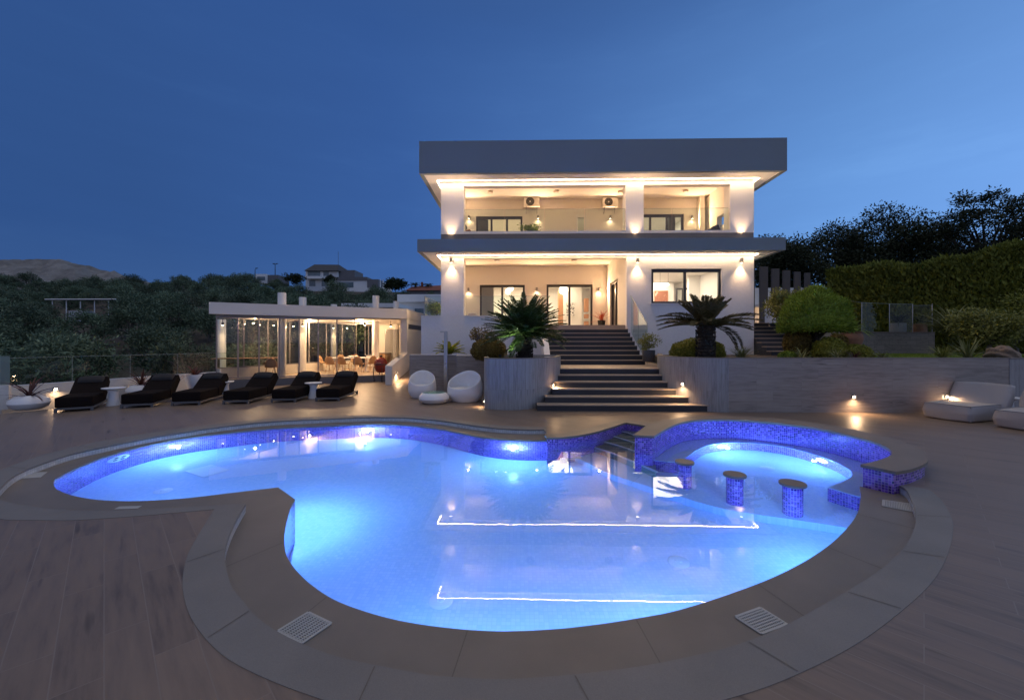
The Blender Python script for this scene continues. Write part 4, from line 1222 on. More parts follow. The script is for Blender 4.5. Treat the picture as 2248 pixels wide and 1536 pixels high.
# front glazing: frameless sheets between slim posts
def gz(parent, a, b, n, z0, z1, hw=.016):
    L = (b-a).length; t = (b-a).normalized(); nn = Vector((-t.y, t.x))
    mb = MB(); mb.obox((a+b)/2, t, nn, L/2, .04, z1, z1+.12); mb.obox((a+b)/2, t, nn, L/2, .04, z0-.05, z0); mb.build('glazing_rail', M['alu_grey'], parent)
    for k in range(n):
        p, q_ = a+t*(L*k/n+.006), a+t*(L*(k+1)/n-.006)
        b_ = MB(); b_.add([(p.x,p.y,z0),(q_.x,q_.y,z0),(q_.x,q_.y,z1),(p.x,p.y,z1)], [(0,1,2,3)]); gp = b_.build('glass_panel', M['glass'], parent)
        b_ = MB(); b_.obox(p, t, nn, hw, .02, z0, z1); b_.obox(q_-t*.02, t, nn, hw*.6, .014, z0, z1); b_.build('post', M['alu_grey'], gp)
dend = (A2(779, 19.45)-PA).dot(pe)
gz(pav, PA, PA+pe*dend, 7, PF+.08, 2.92)
gz(pav, PA, PA+fd*8.5, 7, .8, 2.92)
lb = PA+fd*8.5
gz(pav, Vector((lb.x, back_y-.5)), Vector((bx0, back_y-.5)), 3, 1.05, 2.92, .03)
mb = MB(); mb.obox(PA+fd*4.3+fn*.04, fd, fn, 4.25, .1, PF, .75); mb.build('dado_wall', M['cream'], pav)
mb = MB(); mb.box(lb.x+.1, bx0, back_y-.55, back_y-.4, PF, 1.0); mb.build('dado_wall', M['cream'], pav)
# columns standing through the roof
for u, d, zt_ in [(619,18.7,4.13),(664.5,21.2,4.2),(733,24.2,4.1),(825,22.0,4.37),(870,25.6,4.42),(487,20.0,2.99)]:
    c = A2(u, d); b_ = MB(); b_.lathe([(.175, PF), (.175, zt_-.03), (.165, zt_), (0, zt_)], (c.x, c.y), 28); b_.build('column', M['white_paint'], pav, smooth=True)
# kitchen run along the back and its upper shelf
mb = MB(); mb.box(-9.3, -8.4, back_y-1.3, back_y-.62, PF, 1.15); mb.box(-7.3, XR-.4, back_y-1.25, back_y-.62, PF, 1.15); mb.build('kitchen_counter', M['wood'], pav, bevel=.01)
mb = MB(); mb.box(-9.33, -8.38, back_y-1.34, back_y-.61, 1.152, 1.19); mb.box(-7.33, XR-.39, back_y-1.29, back_y-.61, 1.152, 1.19); mb.build('worktop', M['alu_dark'], pav)
mb = MB(); mb.box(-7.1, XR-.4, back_y-.95, back_y-.62, 1.8, 2.5); mb.build('wall_cabinet', M['alu_dark'], pav, bevel=.01)
# grey screen panel beside the end pier
q0, q1 = A2(845, 20.3), A2(877, 19.4)
mb = MB(); mb.add([(q0.x,q0.y,PF),(q1.x,q1.y,PF),(q1.x,q1.y,2.5),(q0.x,q0.y,2.5)], [(0,1,2,3)]); mb.build('grey_glass_screen', thin_glass('smoked_glass', (.35,.37,.4), 1.5), pav)
for u, d, w_ in [(560, 18.9, 90), (680, 21.5, 150), (790, 21.8, 170), (800, 25, 90)]:
    c = A2(u, d); light('room_light', 'POINT', (c.x, c.y, 2.75), w_, WARM, .03, pav)
# ceiling spots
for u, v, d, lab in [(536,708,18.5,'small ceiling spot in the pavilion behind the first glass sheets'),(570,709,19.2,'small ceiling spot in the pavilion left of the first column'),(601,711,20.0,'small ceiling spot in the pavilion just left of the tall front column'),(644,712,21.0,'small ceiling spot in the pavilion between the two front columns'),(801,712,19.6,'black ceiling spot over the open front of the pavilion'),(858,710,21.5,'black ceiling spot beside the grey screen of the pavilion'),(664.5,700,20.75,'ceiling spot washing the second round column of the pavilion'),(732,703,23.75,'ceiling spot washing the third round column of the pavilion'),(489,702,19.55,'ceiling spot washing the column at the left end of the pavilion')]:
    c = A2(u, d)
    S = thing('ceiling_spot', lab, 'spotlight', (c.x, c.y, 3.0), 0, 'ceiling spots of the pavilion')
    b_ = MB(); b_.tube([(c.x, c.y, 3.0), (c.x, c.y, 2.82)], .012, 6); b_.lathe([(.05, 2.70), (.05, 2.82), (0, 2.82)], (c.x, c.y), 16); b_.build('housing', M['black'], S)
    b_ = MB(); b_.lathe([(0, 2.672), (.03, 2.68), (.042, 2.705)], (c.x, c.y), 14); b_.build('bulb', M['lamp_glow'], S, smooth='all')
    light('lamp_light', 'SPOT', (c.x, c.y, 2.66), 45, WARM, .02, S, None, R(110), .8)

# ramp and its side wall between pavilion and villa
rw = thing('ramp_wall', 'cream sloping side wall of the ramp beside the pavilion', 'wall', (XR, 18.6, 0))
x1 = XR+.04; x0 = x1-.30
prof = [(17.9, -.03), (yb0-.01, -.03), (yb0-.01, 1.36), (17.9, .84)]
vs = [(x0, y, z) for y, z in prof]+[(x1, y, z) for y, z in prof]
mb = MB(); mb.add(vs, [(0,3,2,1), (4,5,6,7), (0,1,5,4), (1,2,6,5), (2,3,7,6), (3,0,4,7)]); mb.build('wall', M['cream'], rw)
mb = MB(); mb.add([(x1+.002, 17.9, .004), (wl_-.02, 17.9, .004), (wl_-.02, 24, 1.05), (x1+.002, 24, 1.05)], [(0,1,2,3)]); mb.build('ramp_floor', M['deck'], rw)
p = at_d(869, 819, 18.6); step_light((x1, p.y, p.z), (1, 0), 'step light on the sloping wall of the ramp', 60)

# ================================================================== PAVILION FURNITURE
def chair_proto():
    t = thing('dining_chair', 'x', 'chair', (0, 0, 0), 0, 'chairs in the glass pavilion')
    b_ = MB()
    # shell: seat pan curving up into a rounded back (front is -y)
    rows = []
    for s in np.linspace(0, 1, 12):
        if s < .5: y, z, w = -.22+.84*s, .46-.02*math.sin(math.pi*s*2), .22+.03*s
        else: y, z, w = .20+.12*(s-.5)*2, .46+.40*((s-.5)*2)**.9, .235*math.sqrt(max(.05, 1-((s-.5)*2)**3.2))
        rows.append([(w*k, y-.05*abs(k)**2*(1 if s > .45 else 0), z+.03*abs(k)**2*(1 if s < .5 else 0)) for k in np.linspace(-1, 1, 9)])
    vs = [p for r in rows for p in r]; n = 9
    b_.add(vs, [(i*n+k, i*n+k+1, (i+1)*n+k+1, (i+1)*n+k) for i in range(11) for k in range(8)])
    sh = b_.build('shell', M['wood'], t, smooth='all', local=True)
    m = sh.modifiers.new('solid', 'SOLIDIFY'); m.thickness = .02
    for sx, sy in ((-1,-1),(1,-1),(1,1),(-1,1)):
        b_ = MB(); b_.tube([(sx*.15, sy*.14, .45), (sx*.22, sy*.21, 0)], [.014, .010], 8); b_.build('leg', M['wood'], t, local=True)
    return t
ch = chair_proto()
table_c = A2(778, 22.2)
spots = []
labs = {0:'wooden shell chair at the left end of the pavilion table, back to the window', 1:'wooden shell chair at the near left corner of the pavilion table, seen from behind', 2:'wooden shell chair at the near side of the pavilion table, second from the left', 3:'wooden shell chair at the near side of the pavilion table below the centrepiece', 4:'wooden shell chair at the right end of the pavilion table beside the open front', 5:'wooden shell chair on the far side of the pavilion table behind the centrepiece', 6:'wooden shell chair on the far side of the pavilion table nearer the round column', 7:'wooden shell chair alone by the long counter near the tall front column', 8:'wooden shell chair beside the long counter, partly behind the tall front column'}
pos = [(712,22.3,R(90)),(727,21.0,R(180)),(755,21.1,R(170)),(787,20.7,R(190)),(812,21.6,R(240)),(776,23.6,R(0)),(745,23.5,R(10)),(594,18.4,R(215)),(612,18.9,R(150))]
for i, (u, d, rz) in enumerate(pos):
    c = A2(u, d); o = ch if i == 0 else copy_tree(ch)
    o.location = (c.x, c.y, PF+.004); o.rotation_euler = (0, 0, rz); o['label'] = labs[i]
tb = thing('dining_table', 'long white dining table with rounded ends in the glass pavilion', 'table', (table_c.x, table_c.y, PF+.004), R(10))
b_ = MB(); pts = []
for k in range(32):
    a = 2*math.pi*k/32; pts.append((1.15*math.copysign(abs(math.cos(a))**.6, math.cos(a)), .5*math.copysign(abs(math.sin(a))**.7, math.sin(a))))
b_.prism(pts, .72, .75); b_.build('tabletop', M['white_plastic'], tb, local=True)
for s in (-.6, .6):
    b_ = MB(); b_.lathe([(.26, 0), (.25, .02), (.06, .05), (.05, .68), (.2, .718)], (s, 0), 20); b_.build('pedestal', M['white_plastic'], tb, smooth=True, local=True)
cp = A2(775, 22.2)
fb = thing('fruit_bowl', 'pale bowl centrepiece on the pavilion dining table', 'bowl', (cp.x, cp.y, PF+.754))
b_ = MB(); b_.lathe([(0, 0), (.1, .005), (.24, .09), (.23, .095), (.1, .02), (0, .015)], n=24); b_.build('bowl', M['white_plastic'], fb, smooth=True, local=True)
b_ = MB()
for k in range(6):
    a = k*1.05; b_.lathe([(0,.03),(.035,.05),(.045,.08),(.035,.11),(0,.125)], (.09*math.cos(a), .09*math.sin(a)), 10)
b_.build('fruit', M['orange_wood'], fb, smooth='all', local=True)
c = A2(555, 18.6)
lc = thing('long_counter', 'long slim counter table along the glass at the left of the pavilion', 'table', (c.x, c.y, PF), math.atan2(pe.y, pe.x))
b_ = MB(); b_.box(-1.5, 1.25, -.32, .32, .84, .88); b_.build('tabletop', M['wood'], lc, local=True, bevel=.008)
for s in (-1.35, 1.1):
    b_ = MB(); b_.box(s-.04, s+.04, -.25, .25, 0, .838); b_.build('leg', M['alu_dark'], lc, local=True)

# red kamado grill on its stand
c = A2(836, 19.6)
km = thing('kamado_grill', 'red glazed egg shaped grill on a black stand at the pavilion entrance', 'grill', (c.x, c.y, .004))
b_ = MB(); b_.lathe([(.0,.42),(.16,.43),(.24,.52),(.29,.66),(.30,.80)], n=28); b_.build('base', M['kamado'], km, smooth=True, local=True)
b_ = MB(); b_.lathe([(.305,.80),(.305,.84)], n=28); b_.build('band', M['black'], km, local=True)
b_ = MB(); b_.lathe([(.30,.84),(.29,.95),(.24,1.06),(.15,1.13),(.06,1.15),(.06,1.19),(0,1.19)], n=28); b_.build('lid', M['kamado'], km, smooth=True, local=True)
b_ = MB(); b_.lathe([(.07,1.19),(.07,1.26),(0,1.27)], n=16); b_.build('vent_cap', M['black'], km, local=True)
b_ = MB()
for k in range(4):
    a = k*math.pi/2+.5; x, y = math.cos(a), math.sin(a); b_.tube([(.31*x,.31*y,.72),(.34*x,.34*y,.4),(.30*x,.30*y,.07)], .018, 6); b_.tube([(.30*x,.30*y,.06),(0,0,.22)], .012, 6)
b_.build('stand', M['black'], km, local=True)
for k in range(4):
    a = k*math.pi/2+.5; b_ = MB(); b_.lathe([(0,0),(.03,.01),(.04,.035),(.03,.06),(0,.07)], (.30*math.cos(a), .30*math.sin(a)), 10); b_.build('castor', M['black'], km, local=True)
b_ = MB(); b_.tube([(-.12,-.33,.9),(0,-.36,.9),(.12,-.33,.9)], .015, 8); b_.build('handle', M['wood'], km, local=True)

# ================================================================== SUN LOUNGERS
def lounger_proto():
    t = thing('sun_lounger', 'x', 'sun lounger', (0,0,0), 0, 'sun loungers along the fence')
    W = .37
    b_ = MB()
    b_.box(-W-.01, -W+.05, .0, 1.95, .06, .115); b_.box(W-.05, W+.01, .0, 1.95, .06, .115)
    b_.box(-W+.05, W-.05, .0, .05, .06, .115); b_.box(-W+.05, W-.05, 1.9, 1.95, .06, .115)
    b_.build('frame', M['lounger_frame'], t, local=True, bevel=.004)
    for x in (-W-.01, W-.05):
        for y in (.0, 1.89):
            b_ = MB(); b_.box(x+.001, x+.059, y+.001, y+.059, 0, .06); b_.build('leg', M['lounger_frame'], t, local=True)
    b_ = MB(); b_.box(-W, W, .01, 1.22, .117, .40); b_.build('seat', M['wicker'], t, local=True, bevel=.035)
    # raised back: a wedge whose back edge leans
    prof = [(1.225, .117), (1.80, .117), (2.02, .74), (1.84, .80), (1.225, .40)]
    b_ = MB(); vs = [(-W, y, z) for y, z in prof]+[(W, y, z) for y, z in prof]
    prof2 = [(1.225, .12), (1.50, .12), (2.06, .62), (1.90, .82), (1.225, .40)]
    vs = [(-W, y, z) for y, z in prof2]+[(W, y, z) for y, z in prof2]
    b_.add(vs, [(0,1,2,3,4), (9,8,7,6,5), (0,5,6,1), (1,6,7,2), (2,7,8,3), (3,8,9,4), (4,9,5,0)])
    b_.build('backrest', M['wicker'], t, local=True, bevel=.03)
    b_ = MB(); b_.box(-.03, .03, 1.55, 1.62, .117, .34); b_.build('back_support', M['lounger_frame'], t, local=True)
    # pillow
    b_ = MB(); n, m_ = 14, 8; vs = []
    ux = Vector((1,0,0)); uy = Vector((0, .66, .42)).normalized(); uz = Vector((0,-.42,.66)).normalized()
    c = Vector((0, 1.74, .74))
    for sgn in (1, -1):
        for i in range(n+1):
            for k in range(m_+1):
                a, q_ = i/n*2-1, k/m_*2-1
                th = .075*((1-abs(a)**3.5)*(1-abs(q_)**3.5))**.5
                vs.append(c + ux*a*.29*(1-.05*q_*q_) + uy*q_*.15*(1-.08*a*a) + uz*th*sgn)
    for s_ in range(2):
        o_ = s_*(n+1)*(m_+1)
        for i in range(n):
            for k in range(m_):
                f = [o_+i*(m_+1)+k, o_+(i+1)*(m_+1)+k, o_+(i+1)*(m_+1)+k+1, o_+i*(m_+1)+k+1]
                b_.Fc.append(f if s_ == 0 else f[::-1]); b_.UV.append(None)
    b_.V = [tuple(v) for v in vs]
    b_.build('pillow', M['black_fabric'], t, smooth='all', local=True)
    return t
lg = lounger_proto()
lspots = [((116,907),(206,900)), ((260,897.5),(338.5,893)), ((374,891.5),(440,888.5)), ((484,888),(549,886)), ((592,884),(651,882.5)), ((689.6,881.5),(747,880))]
llabs = ['dark wicker sun lounger beside the white bowl planter at the left end of the row', 'dark wicker sun lounger with one white side table at its left, second in the row', 'dark wicker sun lounger third in the row, in front of the tall white pot', 'dark wicker sun lounger fourth in the row, just right of the partly hidden white table', 'dark wicker sun lounger fifth in the row, in front of the tall pavilion column', 'dark wicker sun lounger at the right end of the row, nearest the pavilion entrance']
for i, (a, b) in enumerate(lspots):
    p0 = Vector(on_z(*a, 0)[:2]); p1 = Vector(on_z(*b, 0)[:2])
    e = (p1-p0).normalized()
    o = lg if i == 0 else copy_tree(lg)
    c = (p0+p1)/2
    o.location = (c.x, c.y, .002); o.rotation_euler = (0, 0, math.atan2(e.y, e.x)-R(7)); o['label'] = llabs[i]
def side_table(u, d, label, i=[None]):
    c = A2(u, d)
    if i[0] is None:
        t = thing('side_table', label, 'side table', (0,0,0), 0, 'round white side tables')
        b_ = MB(); b_.lathe([(.0,.0),(.165,.0),(.16,.03),(.115,.25),(.11,.40),(.15,.475)], n=28); b_.build('pedestal', M['white_plastic'], t, smooth=True, local=True)
        b_ = MB(); b_.lathe([(.14,.465),(.26,.50),(.27,.515),(.265,.53),(0,.53)], n=36); b_.build('top', M['white_plastic'], t, smooth=True, local=True)
        i[0] = t
    else: t = copy_tree(i[0])
    t.location = (c.x, c.y, .002); t['label'] = label
    return t
side_table(249, 12.25, 'round white side table between the first two loungers at the left')
side_table(494, 14.2, 'round white side table half hidden behind the fourth lounger')
side_table(688, 13.8, 'round white side table between the last two loungers at the right')
side_table(2211, 10.15, 'round white side table beside the grey linen loungers')

# ================================================================== POD SEATS
def pod(name, label, cat, u, d, rx, ry, hb, hf, rz, group=None, seat=.36, mat=None):
    c = A2(u, d)
    t = thing(name, label, cat, (c.x, c.y, .002), rz, group)
    n, m_ = 48, 16
    def prof(z):                                   # radius factor by height
        zz = z/.9
        return .70+.30*math.sin(min(1, (zz+.04)/.36)*math.pi/2) if zz < .32 else 1.0-.27*((zz-.32)/.68)**1.9
    b_ = MB(); vs = []
    rim = []
    for k in range(n):
        a = 2*math.pi*k/n
        f = .5-.5*math.sin(a)                      # 0 at the back (+y), 1 at the front (-y)
        zr = hb*(1-f)+hf*f
        for s in range(m_+1):
            z = zr*(s/m_); r = prof(z*.9/hb*1.0 if True else z)
            vs.append((rx*r*math.cos(a), ry*r*math.sin(a), z))
    W = m_+1
    for k in range(n):
        for s in range(m_):
            k2 = (k+1) % n
            b_.Fc.append([k*W+s, k2*W+s, k2*W+s+1, k*W+s+1]); b_.UV.append(None)
    base = len(vs)
    for k in range(n):                              # inner bowl
        a = 2*math.pi*k/n
        o = Vector(vs[k*W+m_])
        for s in range(9):
            q_ = s/8
            z = o.z*(1-q_)+seat*q_; th = .045*min(1, q_*3)
            rr = 1-.06*min(1, q_*3)-.12*q_
            bulge = prof(z*.9/hb)
            x = rx*min(bulge-.07, 99)*math.cos(a) if s else o.x*.965
            y = ry*min(bulge-.07, 99)*math.sin(a) if s else o.y*.965
            if s >= 7: x *= .95; y *= .95
            vs.append((x, y, z+(.008 if s == 0 else 0)))
    for k in range(n):
        k2 = (k+1) % n
        b_.Fc.append([k*W+m_, k2*W+m_, base+k2*9, base+k*9]); b_.UV.append(None)
        for s in range(8):
            b_.Fc.append([base+k*9+s, base+k2*9+s, base+k2*9+s+1, base+k*9+s+1]); b_.UV.append(None)
    b_.Fc.append([base+k*9+8 for k in range(n)]); b_.UV.append(None)
    b_.Fc.append([k*W for k in reversed(range(n))]); b_.UV.append(None)
    b_.V = vs
    b_.build('body', M['white_plastic'], t, smooth='all', local=True)
    # seat pad
    p_ = MB(); fr = [(rx*.72*math.cos(2*math.pi*k/32), ry*.72*math.sin(2*math.pi*k/32)-.02) for k in range(32)]
    p_.prism(fr, seat+.012, seat+.06); p_.build('seat_pad', M['white_paint'], t, local=True, bevel=.015, smooth=True)
    return t
pod('pod_chair', 'white rounded pod armchair with scooped seat, next to the shower post', 'armchair', 927, 14.05, .475, .46, .90, .44, R(10))
pod('pod_sofa', 'wide white rounded pod loveseat beside the curved planter', 'loveseat', 1021, 13.15, .60, .48, .95, .42, R(-22))
c = A2(953, 12.75)
pt = thing('pod_table', 'low round white coffee table with a glass top between the pod seats', 'coffee table', (c.x, c.y, .002))
b_ = MB(); b_.lathe([(0,.0),(.30,.0),(.40,.05),(.465,.14),(.455,.22),(.38,.30),(.33,.325),(.31,.318),(0,.318)], n=44); b_.build('body', M['white_plastic'], pt, smooth=True, local=True)
b_ = MB(); b_.lathe([(0,.322),(.335,.322),(.345,.328),(.335,.334),(0,.334)], n=44); b_.build('glass_top', M['glass_green'], pt, smooth=True, local=True)
# outdoor shower
c = A2(978.5, 15.45)
sh = thing('outdoor_shower', 'slim steel outdoor shower post in front of the low dark wall', 'shower', (c.x, c.y, 0))
b_ = MB(); b_.box(-.07, .07, -.04, .04, 0, 2.3); b_.build('post', M['steel'], sh, local=True, bevel=.006)
b_ = MB(); b_.box(-.20, -.072, -.05, .05, 2.255, 2.295); b_.build('head', M['steel'], sh, local=True, bevel=.004)
for z in (.95, 1.08):
    b_ = MB(); b_.lathe([(0,.06),(.028,.06),(.03,0)], n=16); b_.V = [(x, -.04-q_, y+z) for x, y, q_ in b_.V]; b_.build('tap', M['chrome'], sh, local=True, smooth=True)
b_ = MB(); b_.box(-.012, .012, -.10, -.041, .62, .66); b_.build('foot_spout', M['chrome'], sh, local=True)

# ================================================================== LINEN LOUNGERS ON THE RIGHT
def soft_box(b_, c, ax, ay, az, hx, hy, hz, n=10, puff=.07, sag=0.0):
    vs = []; idx = {}
    ax, ay, az = Vector(ax), Vector(ay), Vector(az)
    def P(i, j, k):
        key = (i, j, k)
        if key in idx: return idx[key]
        a, q_, s = 2*i/n-1, 2*j/n-1, 2*k/n-1
        ex = hx*a*(1+puff*(1-q_*q_)*(1-s*s)); ey = hy*q_*(1+puff*(1-a*a)*(1-s*s)); ez = hz*s*(1+puff*2.2*(1-a*a)*(1-q_*q_))
        pin = 1-.06*(abs(a*q_*s))
        v = Vector(c) + (ax*ex+ay*ey+az*ez)*pin
        v.z -= sag*(1-a*a)*(1-q_*q_)*(1 if s > 0 else 0)
        idx[key] = len(vs); vs.append(v); return idx[key]
    fs = []
    for a in range(n):
        for q_ in range(n):
            fs += [(P(a,q_,n),P(a+1,q_,n),P(a+1,q_+1,n),P(a,q_+1,n)), (P(a,q_,0),P(a,q_+1,0),P(a+1,q_+1,0),P(a+1,q_,0)),
                   (P(a,0,q_),P(a+1,0,q_),P(a+1,0,q_+1),P(a,0,q_+1)), (P(a,n,q_),P(a,n,q_+1),P(a+1,n,q_+1),P(a+1,n,q_)),
                   (P(0,a,q_),P(0,a,q_+1),P(0,a+1,q_+1),P(0,a+1,q_)), (P(n,a,q_),P(n,a+1,q_),P(n,a+1,q_+1),P(n,a,q_+1))]
    b_.add(vs, fs)
def sack(x, y, rz, label):
    t = thing('bean_lounger', label, 'bean bag lounger', (x, y, .0), rz, 'grey linen bean bag loungers')
    b_ = MB(); soft_box(b_, (.72, 0, .20), (1,0,0), (0,1,0), (0,0,1), .74, .45, .185, puff=.025, sag=.03); b_.build('seat', M['sack'], t, smooth='all', local=True)
    b_ = MB()
    hx, hy, hz, cx = .74, .45, .187, .72
    cor = [(cx+sx*hx*.94, sy*hy*.94) for sx, sy in ((-1,-1),(1,-1),(1,1),(-1,1))]
    for q in range(4):
        a, e = cor[q], cor[(q+1) % 4]; mx = (a[0]+e[0])/2+(.0 if q % 2 == 0 else (1 if q == 1 else -1)*hx*.06); my = (a[1]+e[1])/2+((-1 if q == 0 else 1)*hy*.06 if q % 2 == 0 else 0)
        b_.tube([(a[0], a[1], .2+hz*.945), (mx, my, .2+hz), (e[0], e[1], .2+hz*.945)], .009, 6)
        b_.tube([(a[0], a[1], .2-hz*.94), (a[0], a[1], .2+hz*.945)], .009, 6)
    b_.build('piping', M['alu_grey'], t, local=True, smooth='all')
    b_ = MB(); d_ = Vector((.42, 0, .9)).normalized(); n_ = Vector((-.9, 0, .42)).normalized()
    soft_box(b_, (1.42, 0, .52), (n_.x,0,n_.z), (0,1,0), (d_.x,0,d_.z), .11, .54, .34, puff=.04); b_.build('backrest', M['sack'], t, smooth='all', local=True)
    return t
sa = math.atan2(.33, .94)
a1 = on_z(2024, 913, 0); b1 = on_z(2115, 927, 0)
mid = (a1+b1)/2
ln = Vector((.94, .33)).normalized()
sack(mid.x-.02, mid.y-.12, sa, 'grey linen bean bag lounger against the garden wall, the one wholly in view')
a2 = on_z(2181, 936, 0)
m2 = Vector(a2[:2]) + Vector((.33, -.94))*.44
sack(m2.x, m2.y, sa, 'grey linen bean bag lounger cut off by the right edge of the picture')

# ================================================================== VEGETATION HELPERS
def np_mesh(name, V, Fq, mat, parent=None, smooth=False, loc=None):
    """V (n,3), Fq (m,k) one face size"""
    me = bpy.data.meshes.new(name)
    V = np.asarray(V, dtype=np.float32); Fq = np.asarray(Fq, dtype=np.int32)
    me.vertices.add(len(V)); me.vertices.foreach_set('co', V.ravel())
    k = Fq.shape[1]
    me.loops.add(Fq.size); me.loops.foreach_set('vertex_index', Fq.ravel())
    me.polygons.add(len(Fq))
    me.polygons.foreach_set('loop_start', np.arange(0, Fq.size, k, dtype=np.int32))
    me.polygons.foreach_set('loop_total', np.full(len(Fq), k, dtype=np.int32))
    me.materials.append(mat)
    me.update(calc_edges=True); me.validate()
    o = bpy.data.objects.new(name, me)
    put(o, parent)
    return o
def leaves(P, D, L, W, rng, flat=None):
    """rhombic leaves at P (n,3) growing along D, length L, width W"""
    n = len(P)
    D = D/np.linalg.norm(D, axis=1, keepdims=True)
    r = rng.normal(size=(n, 3)) if flat is None else flat + .35*rng.normal(size=(n, 3))
    S = np.cross(D, r); S /= (np.linalg.norm(S, axis=1, keepdims=True)+1e-9)
    L = np.asarray(L).reshape(-1, 1); W = np.asarray(W).reshape(-1, 1)
    V = np.stack([P, P+D*L*.45+S*W*.5, P+D*L, P+D*L*.45-S*W*.5], axis=1).reshape(-1, 3)
    Fq = np.arange(4*n).reshape(n, 4)
    return V, Fq
def unit(rng, n):
    v = rng.normal(size=(n, 3)); return v/np.linalg.norm(v, axis=1, keepdims=True)
def cat(parts):
    Vs, Fs, b = [], [], 0
    for V, Fq in parts:
        Vs.append(V); Fs.append(Fq+b); b += len(V)
    return np.concatenate(Vs), np.concatenate(Fs)
def sphere_core(r, n=14, m=8, squash=(1, 1, 1), z0=0.0):
    V = []; Fq = []
    for i in range(m+1):
        th = math.pi*i/m
        for k in range(n):
            a = 2*math.pi*k/n
            V.append((r*squash[0]*math.sin(th)*math.cos(a), r*squash[1]*math.sin(th)*math.sin(a), z0+r*squash[2]*math.cos(th)))
    for i in range(m):
        for k in range(n):
            Fq.append((i*n+k, (i+1)*n+k, (i+1)*n+(k+1) % n, i*n+(k+1) % n))
    return np.array(V), np.array(Fq)

def clump_crown(seed, rx, ry, rz, z0, n_clump, n_leaf, cl_r, ll, lw, hollow=.35, droop=0.0):
    """foliage as many leaf clumps spread through a crown, gaps between them"""
    rng = np.random.default_rng(seed)
    C = unit(rng, n_clump)*(hollow+(1-hollow)*rng.random((n_clump, 1))**.5)
    C *= np.array([rx, ry, rz])*(.82+.3*rng.random((n_clump, 1)))
    C[:, 2] += z0
    R_ = cl_r*(.6+.7*rng.random(n_clump))
    k = rng.integers(0, n_clump, n_leaf)
    off = unit(rng, n_leaf)*(rng.random((n_leaf, 1))**.45)*R_[k][:, None]
    off[:, 2] *= .72
    P = C[k]+off
    D = off*.9/(R_[k][:, None])+.55*unit(rng, n_leaf)+np.array([0, 0, .15-droop])
    fl = off/(R_[k][:, None])*1.2+np.array([0, -.25, .8])+.5*unit(rng, n_leaf)
    return leaves(P, D, ll*(.7+.6*rng.random(n_leaf)), lw*(.7+.6*rng.random(n_leaf)), rng, flat=fl), C
def trunk_mesh(C, h, r, seed, z0=0.0, n=7):
    """tapered trunk with limbs to some clumps"""
    rng = random.Random(seed)
    b_ = MB()
    top = Vector((rng.uniform(-.15, .15), rng.uniform(-.15, .15), h))
    b_.tube([(0, 0, z0), (top.x*.3, top.y*.3, h*.45), top], [r*1.25, r, r*.75], 8)
    for i in rng.sample(range(len(C)), min(n, len(C))):
        e = Vector(C[i]); m_ = top.lerp(e, .5) + Vector((0, 0, .12*(e-top).length))
        b_.tube([top*.92, m_, e], [r*.55, r*.32, r*.1], 6)
    return b_

# ================================================================== HILLSIDE
def ground(x, y):
    g = -1.9 + .19*max(0, min(y, 106)-17) + .06*max(0, y-106)
    t = .5+.5*math.sin(x*.09+1.3)*math.cos(y*.07)
    side = max(0, min(1, (x+2)/14.0))                  # sinks behind the villa
    g = g*(1-side*.0) + .9*(t-.5)*min(1, max(0, (y-20)/30))
    return g
xs = [-190+5*i for i in range(54)]; ys = [-30, -10, 0, 8, 12, 15, 18, 20, 22, 25, 28, 31, 35, 40, 45, 50, 55, 60, 66, 72, 80, 88, 96, 102, 106, 112, 120, 135, 160]
def gxy(x, y):
    g = ground(x, y)
    # keep clear of the deck, pavilion, villa and garden
    fx = Fa.x + (y-Fa.y)*fd.x/fd.y
    if y < 36 and x > fx-6: g = min(g, -2.4)
    return g
V = [(x, y, gxy(x, y)) for y in ys for x in xs]
nx = len(xs)
Fq = [(j*nx+i, j*nx+i+1, (j+1)*nx+i+1, (j+1)*nx+i) for j in range(len(ys)-1) for i in range(nx-1)]
o = np_mesh('hillside', V, Fq, M['hill']); o['kind'] = 'structure'
mb = MB(); mb.add([(-3000,-3000,-6),(3000,-3000,-6),(3000,3000,-6),(-3000,3000,-6)], [(0,1,2,3)])
mb.build('ground', M['hill'], kind='structure')
# far bare mountain
rng = np.random.default_rng(5)
prof = [(-420,588),(-250,580),(-120,574),(0,573),(55,570.5),(130,574),(180,582),(225,595),(262,606),(330,622),(420,640)]
V = []; rows = 26; cols = 110
us = np.linspace(-420, 420, cols)
hh = np.interp(us, [p[0] for p in prof], [p[1] for p in prof])
for j in range(rows):
    f = j/(rows-1)
    for i, u in enumerate(us):
        d = 520+240*f
        top = (750-hh[i])/900*760
        z = top*(f**.8) + (rng.normal()*1.6 + 3.2*math.sin(u*.045+f*9)+2.2*math.sin(u*.11-f*14))*(f if f < .98 else .4)
        p = at_d(u, 750, d); V.append((p.x, p.y, 4+z))
Fq = [(j*cols+i, j*cols+i+1, (j+1)*cols+i+1, (j+1)*cols+i) for j in range(rows-1) for i in range(cols-1)]
o = np_mesh('mountain', V, Fq, M['mountain']); o['kind'] = 'structure'

